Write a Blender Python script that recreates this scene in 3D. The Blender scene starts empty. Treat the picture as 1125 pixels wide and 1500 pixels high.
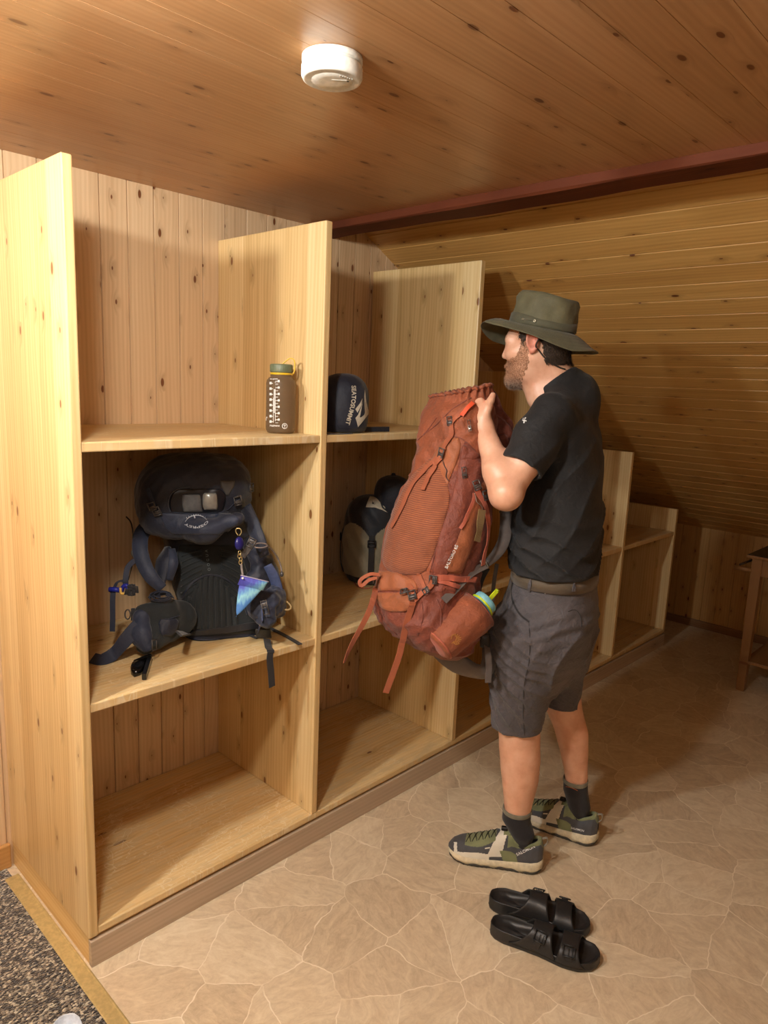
import bpy, bmesh, math, random
import numpy as np
from mathutils import Vector, Matrix
from mathutils.bvhtree import BVHTree
random.seed(7); RS = np.random.RandomState(11)
SC = bpy.context.scene
COL = SC.collection
# ------------------------------------------------------------------ camera
FPX = 1041.364; CAM = np.array([-0.6784, -1.6388, 1.5417])
_pa, _ti, _ro = np.radians([-46.4681, -10.2222, 2.4122])
FW = np.array([-np.sin(_pa)*np.cos(_ti), np.cos(_pa)*np.cos(_ti), np.sin(_ti)])
_r = np.array([np.cos(_pa), np.sin(_pa), 0.]); _u = np.cross(_r, FW)
RT = _r*np.cos(_ro)+_u*np.sin(_ro); UP = -_r*np.sin(_ro)+_u*np.cos(_ro)
def ray(u, v): return FW+RT*(u-562.5)/FPX-UP*(v-750)/FPX
def at(u, v, t): return CAM+ray(u, v)*t                 # a place seen at (u, v), t metres deep
def onplane(u, v, ax, val):
    q = ray(u, v); return CAM+q*(val-CAM[ax])/q[ax]
cd = bpy.data.cameras.new('camera'); cam = bpy.data.objects.new('camera', cd); COL.objects.link(cam)
cd.sensor_fit = 'VERTICAL'; cd.sensor_height = 36; cd.lens = FPX/1500*36; cd.clip_start = .02
_m = Matrix.Identity(4)
for i in range(3):
    _m[i][0] = RT[i]; _m[i][1] = UP[i]; _m[i][2] = -FW[i]; _m[i][3] = CAM[i]
cam.matrix_world = _m; SC.camera = cam
SC.view_settings.view_transform = 'Standard'; SC.view_settings.look = 'None'; SC.view_settings.gamma = 1
SC.view_settings.use_curve_mapping = False
# ------------------------------------------------------------------ objects
def rgb(r, g, b):
    f = lambda c: (c/255/12.92) if c <= 10 else ((c/255+.055)/1.055)**2.4
    return (f(r), f(g), f(b), 1)
def mk(name, V, Fc, mats, parent=None, smooth=True, midx=None):
    me = bpy.data.meshes.new(name)
    V = np.asarray(V, dtype=float)
    me.from_pydata(V.tolist(), [], [tuple(int(i) for i in f) for f in Fc])
    if not isinstance(mats, (list, tuple)): mats = [mats]
    for m in mats: me.materials.append(m)
    if smooth: me.polygons.foreach_set('use_smooth', [True]*len(me.polygons))
    if midx is not None: me.polygons.foreach_set('material_index', np.asarray(midx, dtype=np.int32))
    me.update()
    o = bpy.data.objects.new(name, me); COL.objects.link(o)
    if parent is not None:
        o.parent = parent; o.matrix_parent_inverse = parent_inv(parent)
    return o
def world_of(o):
    m = o.matrix_basis.copy()
    if o.parent: m = world_of(o.parent) @ o.matrix_parent_inverse @ m
    return m
def parent_inv(p): return world_of(p).inverted()
def thing(name, label, cat, loc, group=None):
    o = bpy.data.objects.new(name, None); COL.objects.link(o); o.location = loc
    o.empty_display_size = .05
    o['label'] = label; o['category'] = cat
    if group: o['group'] = group
    return o
def tag(o, label, cat, group=None):
    o['label'] = label; o['category'] = cat
    if group: o['group'] = group
    return o
def struct(o): o['kind'] = 'structure'; return o
def mesh_of(bm, name, mat, parent=None, smooth=False):
    bm.verts.ensure_lookup_table()
    V = [v.co[:] for v in bm.verts]; idx = {v: i for i, v in enumerate(bm.verts)}
    Fc = [[idx[v] for v in f.verts] for f in bm.faces]
    bm.free(); return mk(name, V, Fc, mat, parent, smooth)
def box_bm(bm, lo, hi, bev=0.0, seg=2, M=None):
    r = bmesh.ops.create_cube(bm, size=1)
    vs = r['verts']; lo = Vector(lo); hi = Vector(hi)
    for v in vs:
        v.co = Vector([lo[i]+(v.co[i]+.5)*(hi[i]-lo[i]) for i in range(3)])
    if bev > 0:
        es = list({e for v in vs for e in v.link_edges})
        rr = bmesh.ops.bevel(bm, geom=es, offset=bev, segments=seg, affect='EDGES', profile=.5)
        vs = list({v for f in rr['faces'] for v in f.verts} | {v for v in vs if v.is_valid})
    if M is not None:
        for v in vs: v.co = M @ v.co
    return vs
def box(name, lo, hi, mat, parent=None, bev=.002, seg=2, M=None):
    bm = bmesh.new(); box_bm(bm, lo, hi, bev, seg, M); return mesh_of(bm, name, mat, parent)
def obox(name, c, ax, half, mat, parent=None, bev=.001, seg=2):
    """box with its own axes: ax = three vectors"""
    M = Matrix.Identity(4)
    for j in range(3):
        a = np.asarray(ax[j], float); a = a/np.linalg.norm(a)
        for i in range(3): M[i][j] = a[i]
    for i in range(3): M[i][3] = c[i]
    return box(name, [-h for h in half], half, mat, parent, bev, seg, M)
def nrm(a):
    a = np.asarray(a, float); return a/(np.linalg.norm(a, axis=-1, keepdims=True)+1e-12)
def spline(P, n):
    """Catmull-Rom through P, n samples per span"""
    P = np.asarray(P, float)
    if len(P) == 2:
        t = np.linspace(0, 1, n+1)[:, None]; return P[0]*(1-t)+P[1]*t
    Q = np.vstack([2*P[0]-P[1], P, 2*P[-1]-P[-2]]); out = []
    for i in range(1, len(Q)-2):
        t = (np.arange(n)/n)[:, None]; a, b, c, d = Q[i-1:i+3]
        out.append(.5*((2*b)+(c-a)*t+(2*a-5*b+4*c-d)*t**2+(3*b-a-3*c+d)*t**3))
    out.append(P[-1:]); return np.vstack(out)
def loft_data(R, cap=True, closed=False):
    """R: (m, n, 3) rings"""
    R = np.asarray(R); m, n = R.shape[:2]; V = R.reshape(-1, 3); Fc = []
    for i in range(m if closed else m-1):
        a = i*n; b = ((i+1) % m)*n
        for j in range(n):
            k = (j+1) % n; Fc.append((a+j, a+k, b+k, b+j))
    if cap and not closed:
        V = np.vstack([V, R[0].mean(0), R[-1].mean(0)]); c0 = m*n; c1 = c0+1
        for j in range(n):
            k = (j+1) % n
            Fc.append((c0, k, j)); Fc.append((c1, (m-1)*n+j, (m-1)*n+k))
    return V, Fc
def frames(P):
    P = np.asarray(P, float); T = nrm(np.gradient(P, axis=0))
    ref = np.array([0, 0, 1.]) if abs(T[0][2]) < .9 else np.array([1., 0, 0])
    Nn = [nrm(np.cross(T[0], ref))]
    for i in range(1, len(P)):
        v = Nn[-1]-T[i]*np.dot(Nn[-1], T[i]); Nn.append(nrm(v))
    Nn = np.array(Nn); return T, Nn, np.cross(T, Nn)
def tube_data(P, r, n=10, cap=True, closed=False):
    P = np.asarray(P, float); T, A, B = frames(P)
    r = np.broadcast_to(np.asarray(r, float), (len(P),))
    th = np.linspace(0, 2*np.pi, n, endpoint=False)
    R = P[:, None]+r[:, None, None]*(np.cos(th)[None, :, None]*A[:, None]+np.sin(th)[None, :, None]*B[:, None])
    return loft_data(R, cap, closed)
def tube(name, P, r, mat, parent=None, n=10, closed=False):
    V, Fc = tube_data(P, r, n, not closed, closed); return mk(name, V, Fc, mat, parent)
def ribbon_data(P, Nr, w, th=.0016):
    """strap: path P, surface normals Nr, width w, thickness th"""
    P = np.asarray(P, float); T = nrm(np.gradient(P, axis=0)); Nr = np.asarray(Nr, float)
    if Nr.ndim == 1: Nr = np.tile(Nr, (len(P), 1))
    S = nrm(np.cross(T, Nr)); Nn = nrm(np.cross(S, T))
    w = np.broadcast_to(np.asarray(w, float), (len(P),))[:, None]
    e = .12
    prof = [(-.5, 0), (-.5+.04, -.5), (.5-.04, -.5), (.5, 0), (.5-.04, .5), (-.5+.04, .5)]
    R = np.stack([P+S*w*a+Nn*th*b for a, b in prof], 1)
    return loft_data(R, True)
def ribbon(name, P, Nr, w, mat, parent=None, th=.0016, smooth=False):
    V, Fc = ribbon_data(P, Nr, w, th); return mk(name, V, Fc, mat, parent, smooth)
def join_data(L):
    V = []; Fc = []; o = 0; mi = []
    for k, d in enumerate(L):
        V.append(np.asarray(d[0])); Fc += [tuple(i+o for i in f) for f in d[1]]; o += len(d[0]); mi += [d[2] if len(d) > 2 else 0]*len(d[1])
    return np.vstack(V), Fc, mi
def boxd(c, ax, half, r=.25):
    """chamfered box data"""
    c = np.asarray(c, float); ax = [nrm(a) for a in ax]; V = []; ch = r*min(half)
    lv = [(-1, 1), (-1, 0), (1, 0), (1, 1)]
    R = []
    for s, ins in lv:
        ring = []
        hx, hy = half[0]-ch*ins, half[1]-ch*ins; z = s*(half[2] if ins else half[2]-ch)
        pts = [(hx, -hy+ch), (hx, hy-ch), (hx-ch, hy), (-hx+ch, hy), (-hx, hy-ch), (-hx, -hy+ch), (-hx+ch, -hy), (hx-ch, -hy)]
        for x, y in pts: ring.append(c+ax[0]*x+ax[1]*y+ax[2]*z)
        R.append(ring)
    return loft_data(np.array(R), True)
def lathe_data(c, prof, axis=(0, 0, 1), n=48, cap=True, sx=1, sy=1, ref=None):
    axis = nrm(axis); ref = np.array([1., 0, 0]) if ref is None else np.asarray(ref, float)
    if abs(np.dot(ref, axis)) > .95: ref = np.array([0, 1., 0])
    A = nrm(ref-axis*np.dot(ref, axis)); B = np.cross(axis, A)
    th = np.linspace(0, 2*np.pi, n, endpoint=False)
    R = [np.asarray(c)+axis*z+r*(np.cos(th)[:, None]*A*sx+np.sin(th)[:, None]*B*sy) for r, z in prof]
    return loft_data(np.array(R), cap)
def sup(th, n):
    c, s = np.cos(th), np.sin(th)
    return np.sign(c)*np.abs(c)**(2/n), np.sign(s)*np.abs(s)**(2/n)
# ------------------------------------------------------------------ noise and implicit surfaces
def snoise(P, f, seed=0):
    r = np.random.RandomState(seed); x, y, z = P; out = 0
    for k in range(6):
        d = r.normal(size=3); d /= np.linalg.norm(d); w = f*(.7+.6*r.rand())
        out = out+np.sin((x*d[0]+y*d[1]+z*d[2])*w*6.283+r.rand()*6.28)
    return out/3.5
class Field:
    def __init__(s, lo, hi, h):
        s.lo = np.asarray(lo, float); s.h = h
        s.n = np.ceil((np.asarray(hi)-s.lo)/h).astype(int)+1
        s.V = np.full(s.n, .08, np.float32)
        s.ax = [(s.lo[i]+h*np.arange(s.n[i])).astype(np.float32) for i in range(3)]
    def sl(s, lo, hi):
        a = np.clip(np.floor((np.asarray(lo)-s.lo)/s.h).astype(int), 0, s.n); b = np.clip(np.ceil((np.asarray(hi)-s.lo)/s.h).astype(int)+1, 0, s.n)
        S = tuple(slice(x, y) for x, y in zip(a, b))
        X = s.ax[0][S[0]][:, None, None]; Y = s.ax[1][S[1]][None, :, None]; Z = s.ax[2][S[2]][None, None, :]
        return S, (X, Y, Z)
    def comb(s, f, lo, hi, k=.0, op='u', m=.05):
        S, P = s.sl(np.asarray(lo)-m, np.asarray(hi)+m)
        if 0 in s.V[S].shape: return
        d = f(P); v = s.V[S]
        if op == 'u':
            if k > 0:
                h = np.maximum(k-np.abs(v-d), 0)/k; r = np.minimum(v, d)-h*h*k*.25
            else: r = np.minimum(v, d)
        elif op == 's':
            d = -d
            if k > 0:
                h = np.maximum(k-np.abs(v-d), 0)/k; r = np.maximum(v, d)+h*h*k*.25
            else: r = np.maximum(v, d)
        else: r = np.maximum(v, d)
        s.V[S] = r
    def cone(s, a, b, ra, rb, k=.02, op='u', sq=None):
        """tapered capsule; sq=(axis, factor) squashes across one direction"""
        a = np.asarray(a, float); b = np.asarray(b, float); ba = b-a; L2 = ba@ba+1e-12
        r = max(ra, rb)
        def f(P):
            X, Y, Z = P[0]-a[0], P[1]-a[1], P[2]-a[2]
            t = np.clip((X*ba[0]+Y*ba[1]+Z*ba[2])/L2, 0, 1)
            dx, dy, dz = X-t*ba[0], Y-t*ba[1], Z-t*ba[2]
            if sq is not None:
                q = nrm(sq[0]); c = dx*q[0]+dy*q[1]+dz*q[2]; g = sq[1]-1
                dx, dy, dz = dx+c*q[0]*g, dy+c*q[1]*g, dz+c*q[2]*g
            return np.sqrt(dx*dx+dy*dy+dz*dz)-(ra+(rb-ra)*t)
        s.comb(f, np.minimum(a, b)-r, np.maximum(a, b)+r, k, op)
    def ell(s, c, ax, rad, k=.02, op='u', n=2):
        c = np.asarray(c, float); ax = np.array([nrm(a) for a in ax]); rad = np.asarray(rad, float); m = rad.max(); mn = rad.min()
        def f(P):
            X, Y, Z = P[0]-c[0], P[1]-c[1], P[2]-c[2]
            q = [(X*A[0]+Y*A[1]+Z*A[2]) for A in ax]
            k0 = sum(np.abs(v/r)**n for v, r in zip(q, rad))**(1/n)
            k1 = np.sqrt(sum((v/(r*r))**2 for v, r in zip(q, rad)))+1e-6
            k1n = np.sqrt(sum((v/r)**2 for v, r in zip(q, rad)))
            return (k0-1)*k1n/k1
        s.comb(f, c-m, c+m, k, op)
    def stack(s, rows, fa, la, k=.02, op='u', n=2.2, ext=0.0):
        """rows (z, x, y, rf, rl) bottom to top: stack of superellipses with axes fa, la"""
        rows = np.array(sorted(rows), float); fa = nrm(fa); la = nrm(la)
        z0, z1 = rows[0, 0], rows[-1, 0]; R = rows[:, 3:].max()
        zz = np.linspace(z0, z1, 200)
        # smooth interpolation
        def interp(c):
            v = np.interp(zz, rows[:, 0], rows[:, c]); kx = 13
            vp = np.concatenate([np.full(kx, v[0]), v, np.full(kx, v[-1])]); w = np.hanning(2*kx+1); w /= w.sum()
            return np.convolve(vp, w, 'valid')
        tab = [interp(c) for c in (1, 2, 3, 4)]
        def f(P):
            Z = P[2]; cx, cy, rf, rl = [np.interp(Z, zz, t) for t in tab]
            X, Y = P[0]-cx, P[1]-cy
            a = X*fa[0]+Y*fa[1]; b = X*la[0]+Y*la[1]
            k0 = (np.abs(a/rf)**n+np.abs(b/rl)**n)**(1/n)
            g = np.sqrt((a/rf)**2+(b/rl)**2)+1e-6; k1 = np.sqrt((a/rf**2)**2+(b/rl**2)**2)+1e-6
            d = (k0-1)*g/k1
            e = np.maximum(z0-Z, Z-z1)
            return np.maximum(d, e)+0*X
        lo = [rows[:, 1].min()-R, rows[:, 2].min()-R, z0]; hi = [rows[:, 1].max()+R, rows[:, 2].max()+R, z1]
        s.comb(f, lo, hi, k, op)
    def cut(s, p, nv):
        """keep the side the normal points away from"""
        p = np.asarray(p, float); nv = nrm(nv)
        X, Y, Z = s.ax[0][:, None, None], s.ax[1][None, :, None], s.ax[2][None, None, :]
        s.V = np.maximum(s.V, ((X-p[0])*nv[0]+(Y-p[1])*nv[1]+(Z-p[2])*nv[2]).astype(np.float32))
    def disp(s, f):
        X, Y, Z = s.ax[0][:, None, None], s.ax[1][None, :, None], s.ax[2][None, None, :]
        s.V = (s.V-f((X, Y, Z))).astype(np.float32)
    def mesh(s, smooth=1):
        V = s.V; sg = V < 0
        # pad safety
        for ax in range(3):
            ii = [slice(None)]*3
            for e in (0, -1): ii[ax] = e; sg[tuple(ii)] = False; V[tuple(ii)] = np.maximum(V[tuple(ii)], 1e-4); 
        nx, ny, nz = V.shape
        c = sum(sg[i:nx-1+i, j:ny-1+j, k:nz-1+k].astype(np.int8) for i in (0, 1) for j in (0, 1) for k in (0, 1))
        act = (c > 0) & (c < 8); idx = np.argwhere(act); ID = -np.ones(act.shape, np.int64); ID[act] = np.arange(len(idx))
        acc = np.zeros((len(idx), 3)); cnt = np.zeros(len(idx))
        for ax in range(3):
            o = [a for a in range(3) if a != ax]
            for da in (0, 1):
                for db in (0, 1):
                    p0 = idx.copy(); p0[:, o[0]] += da; p0[:, o[1]] += db; p1 = p0.copy(); p1[:, ax] += 1
                    v0 = V[tuple(p0.T)].astype(float); v1 = V[tuple(p1.T)].astype(float); m = (v0 < 0) != (v1 < 0)
                    t = np.where(m, v0/(v0-v1+1e-20), 0); q = p0.astype(float); q[:, ax] += t
                    acc[m] += q[m]; cnt[m] += 1
        P = acc/cnt[:, None]*s.h+s.lo; Fc = []
        for ax in range(3):
            o = [(ax+1) % 3, (ax+2) % 3]
            a = [slice(None)]*3; b = [slice(None)]*3; a[ax] = slice(0, -1); b[ax] = slice(1, None)
            s0 = sg[tuple(a)]; s1 = sg[tuple(b)]; e = np.argwhere(s0 != s1)
            ok = (e[:, o[0]] > 0) & (e[:, o[1]] > 0) & (e[:, o[0]] < V.shape[o[0]]-1) & (e[:, o[1]] < V.shape[o[1]]-1); e = e[ok]
            ins = s0[tuple(e.T)]; q = []
            for da, db in ((0, 0), (1, 0), (1, 1), (0, 1)):
                p = e.copy(); p[:, o[0]] -= 1-da; p[:, o[1]] -= 1-db; q.append(ID[tuple(p.T)])
            q = np.stack(q, 1); q[~ins] = q[~ins][:, ::-1]; Fc.append(q)
        Fc = np.vstack(Fc)
        for _ in range(smooth):
            A = np.zeros_like(P); n = np.zeros(len(P))
            for i in range(4):
                np.add.at(A, Fc[:, i], P[Fc[:, (i+1) % 4]]+P[Fc[:, i-1]]); np.add.at(n, Fc[:, i], 2)
            P = .5*P+.5*A/n[:, None]
        return P, Fc
def fmk(name, V, Fc, mats, parent=None, midx=None):
    """fast maker for big quad meshes"""
    me = bpy.data.meshes.new(name); n = len(Fc)
    me.vertices.add(len(V)); me.vertices.foreach_set('co', np.asarray(V, np.float32).ravel())
    me.loops.add(n*4); me.loops.foreach_set('vertex_index', np.asarray(Fc, np.int32).ravel())
    me.polygons.add(n); me.polygons.foreach_set('loop_start', np.arange(0, n*4, 4, dtype=np.int32))
    if not isinstance(mats, (list, tuple)): mats = [mats]
    for m in mats: me.materials.append(m)
    if midx is not None: me.polygons.foreach_set('material_index', np.asarray(midx, dtype=np.int32))
    me.polygons.foreach_set('use_smooth', np.ones(n, bool))
    me.update(calc_edges=True); me.validate()
    o = bpy.data.objects.new(name, me); COL.objects.link(o)
    if parent is not None: o.parent = parent; o.matrix_parent_inverse = parent_inv(parent)
    return o
class Cast:
    """finds points of an object's surface, to lay straps, seams and lettering on it"""
    def __init__(s, *objs):
        V = []; Fc = []; k = 0
        for o in objs:
            V += [v.co[:] for v in o.data.vertices]; Fc += [[i+k for i in p.vertices] for p in o.data.polygons]; k = len(V)
        s.t = BVHTree.FromPolygons(V, Fc)
    def px(s, u, v):
        h = s.t.ray_cast(Vector(CAM), Vector(ray(u, v)).normalized())
        if h[0] is None: return None
        n = np.array(h[1]); n = n if n@ray(u, v) < 0 else -n
        return np.array(h[0]), n
    def path(s, pts, n=8, lift=.002, t=None):
        q = spline(pts, n); P = []; Nn = []; last = t
        for a, b in q:
            r = s.px(a, b)
            if r is None:
                dd = last if last else 2.0; P.append(at(a, b, dd)); Nn.append(Nn[-1] if Nn else -FW)
            else:
                last = (r[0]-CAM)@FW; P.append(r[0]+r[1]*lift); Nn.append(r[1])
        P = np.array(P); Nn = np.array(Nn)
        for _ in range(3):
            if len(P) > 2:
                P[1:-1] = .5*P[1:-1]+.25*(P[:-2]+P[2:]); Nn[1:-1] = nrm(.5*Nn[1:-1]+.25*(Nn[:-2]+Nn[2:]))
        return P, Nn
    def decal(s, name, V2, Fc, M, mat, parent, lift=.0012, sub=0):
        """flat print (2-D verts mapped through M to the picture) laid on the surface; parts that miss it are dropped"""
        V2 = [tuple(p) for p in V2]; T3 = []
        for f in Fc:
            for k in range(1, len(f)-1): T3.append((f[0], f[k], f[k+1]))
        for _ in range(sub):
            mid = {}; N3 = []
            def mp(i, j):
                k = (min(i, j), max(i, j))
                if k not in mid: mid[k] = len(V2); V2.append(((V2[i][0]+V2[j][0])/2, (V2[i][1]+V2[j][1])/2))
                return mid[k]
            for a_, b_, c_ in T3:
                x, y, z = mp(a_, b_), mp(b_, c_), mp(c_, a_); N3 += [(a_, x, z), (x, b_, y), (z, y, c_), (x, y, z)]
            T3 = N3
        out = []; bad = set()
        for i, (x, y) in enumerate(V2):
            u = M[0][0]*x+M[0][1]*y+M[0][2]; v = M[1][0]*x+M[1][1]*y+M[1][2]; r = s.px(u, v)
            if r is None: bad.add(i); out.append(np.zeros(3)); continue
            out.append(r[0]+r[1]*lift)
        out = np.array(out); ds = (out-CAM)@FW; T4 = []
        for t in T3:
            if any(i in bad for i in t): continue
            if max(ds[i] for i in t)-min(ds[i] for i in t) > .03: continue
            T4.append(t)
        used = sorted({i for t in T4 for i in t}); ix = {u: k for k, u in enumerate(used)}
        if not used: print('EMPTY DECAL', name); return None
        return mk(name, out[used], [tuple(ix[i] for i in t) for t in T4], mat, parent, False)
def text2d(txt, size=1, spacing=1.0, bold=0.0):
    cu = bpy.data.curves.new('t', 'FONT'); cu.body = txt; cu.size = size; cu.space_character = spacing; cu.offset = bold
    cu.align_x = 'CENTER'; cu.align_y = 'CENTER'; cu.resolution_u = 3
    o = bpy.data.objects.new('t', cu); COL.objects.link(o)
    dg = bpy.context.evaluated_depsgraph_get(); me = bpy.data.meshes.new_from_object(o.evaluated_get(dg))
    V = [(v.co.x, v.co.y) for v in me.vertices]; Fc = [tuple(p.vertices) for p in me.polygons]
    bpy.data.objects.remove(o); bpy.data.curves.remove(cu); bpy.data.meshes.remove(me)
    return V, Fc
def poly2d(pts):
    n = len(pts); from mathutils.geometry import tessellate_polygon
    tr = tessellate_polygon([[Vector((x, y, 0)) for x, y in pts]]); return list(pts), [tuple(t) for t in tr]
# ------------------------------------------------------------------ materials
class G:
    def __init__(s, name):
        s.m = bpy.data.materials.new(name); s.m.use_nodes = True; s.nt = s.m.node_tree; s.nt.nodes.clear()
        s.out = s.nt.nodes.new('ShaderNodeOutputMaterial'); s.b = s.nt.nodes.new('ShaderNodeBsdfPrincipled')
        s.nt.links.new(s.b.outputs[0], s.out.inputs[0])
    def put(s, sock, v):
        if v is None: return
        if hasattr(v, 'is_output') or isinstance(v, bpy.types.NodeSocket): s.nt.links.new(v, sock)
        else: sock.default_value = v
    def n(s, typ, ins=None, **kw):
        nd = s.nt.nodes.new('ShaderNode'+typ)
        for k, v in kw.items(): setattr(nd, k, v)
        for k, v in (ins or {}).items(): s.put(nd.inputs[k], v)
        return nd
    def math(s, op, a, b=None, c=None, clamp=False):
        nd = s.nt.nodes.new('ShaderNodeMath'); nd.operation = op; nd.use_clamp = clamp
        for i, v in enumerate((a, b, c)): s.put(nd.inputs[i], v) if v is not None else None
        return nd.outputs[0]
    def vmul(s, v, k):
        nd = s.n('VectorMath', operation='MULTIPLY'); s.put(nd.inputs[0], v); nd.inputs[1].default_value = k; return nd.outputs[0]
    def mix(s, f, a, b, bt='MIX'):
        nd = s.n('Mix', data_type='RGBA', blend_type=bt); s.put(nd.inputs[0], f); s.put(nd.inputs[6], a); s.put(nd.inputs[7], b); return nd.outputs[2]
    def ramp(s, f, stops, interp='LINEAR'):
        nd = s.n('ValToRGB'); s.put(nd.inputs[0], f); cr = nd.color_ramp; cr.interpolation = interp
        while len(cr.elements) < len(stops): cr.elements.new(.5)
        for e, (p, c) in zip(cr.elements, stops):
            e.position = p; e.color = c if len(c) == 4 else (*c, 1)
        return nd.outputs[0]
    def ms(s, f, a, b, c=0., d=1.):
        nd = s.n('MapRange', {0: f, 1: a, 2: b, 3: c, 4: d}, interpolation_type='SMOOTHSTEP'); return nd.outputs[0]
    def noise(s, vec, scale, detail=3, rough=.5, dist=0):
        return s.n('TexNoise', {'Vector': vec, 'Scale': scale, 'Detail': detail, 'Roughness': rough, 'Distortion': dist}).outputs[0]
    def obj(s): return s.n('TexCoord').outputs['Object']
    def fin(s, col=None, rough=.5, bump=None, bs=.3, bd=.01, **kw):
        if col is not None: s.put(s.b.inputs['Base Color'], col)
        s.put(s.b.inputs['Roughness'], rough)
        if bump is not None:
            nd = s.n('Bump', {'Strength': bs, 'Distance': bd, 'Height': bump}); s.put(s.b.inputs['Normal'], nd.outputs[0])
        for k, v in kw.items(): s.put(s.b.inputs[k.replace('_', ' ')], v)
        return s.m
_pc = {}
def plain(name, c, rough=.5, metal=0, **kw):
    if name in _pc: return _pc[name]
    g = G(name); v = g.noise(g.obj(), 90, 2)
    col = g.mix(g.ms(v, .3, .7), tuple(x*.88 for x in c[:3])+(1,), tuple(min(1, x*1.08) for x in c[:3])+(1,))
    _pc[name] = g.fin(col, rough, Metallic=metal, **kw); return _pc[name]
def fabric(name, c, weave=900, rough=.85, var=.14, wr=.5, sheen=.2, stripes=None, bd=.004):
    if name in _pc: return _pc[name]
    g = G(name); o = g.obj(); big = g.noise(o, 14, 4, .6); w = g.noise(o, weave, 1)
    d = tuple(x*(1-var*1.6) for x in c[:3])+(1,); l = tuple(min(1, x*(1+var)) for x in c[:3])+(1,)
    col = g.mix(g.ms(big, .3, .7), d, l); bh = g.math('ADD', g.math('MULTIPLY', g.noise(o, 45, 3, .6, .6), wr), g.math('MULTIPLY', w, .08))
    if stripes:
        x = g.n('SeparateXYZ', {0: o}).outputs[2]; st = g.math('SINE', g.math('MULTIPLY', x, stripes[0]))
        col = g.mix(g.ms(st, -.2, .9), col, stripes[1]); bh = g.math('ADD', bh, g.math('MULTIPLY', st, -.15))
    _pc[name] = g.fin(col, rough, bh, .6, bd, Sheen_Weight=sheen); return _pc[name]
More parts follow.
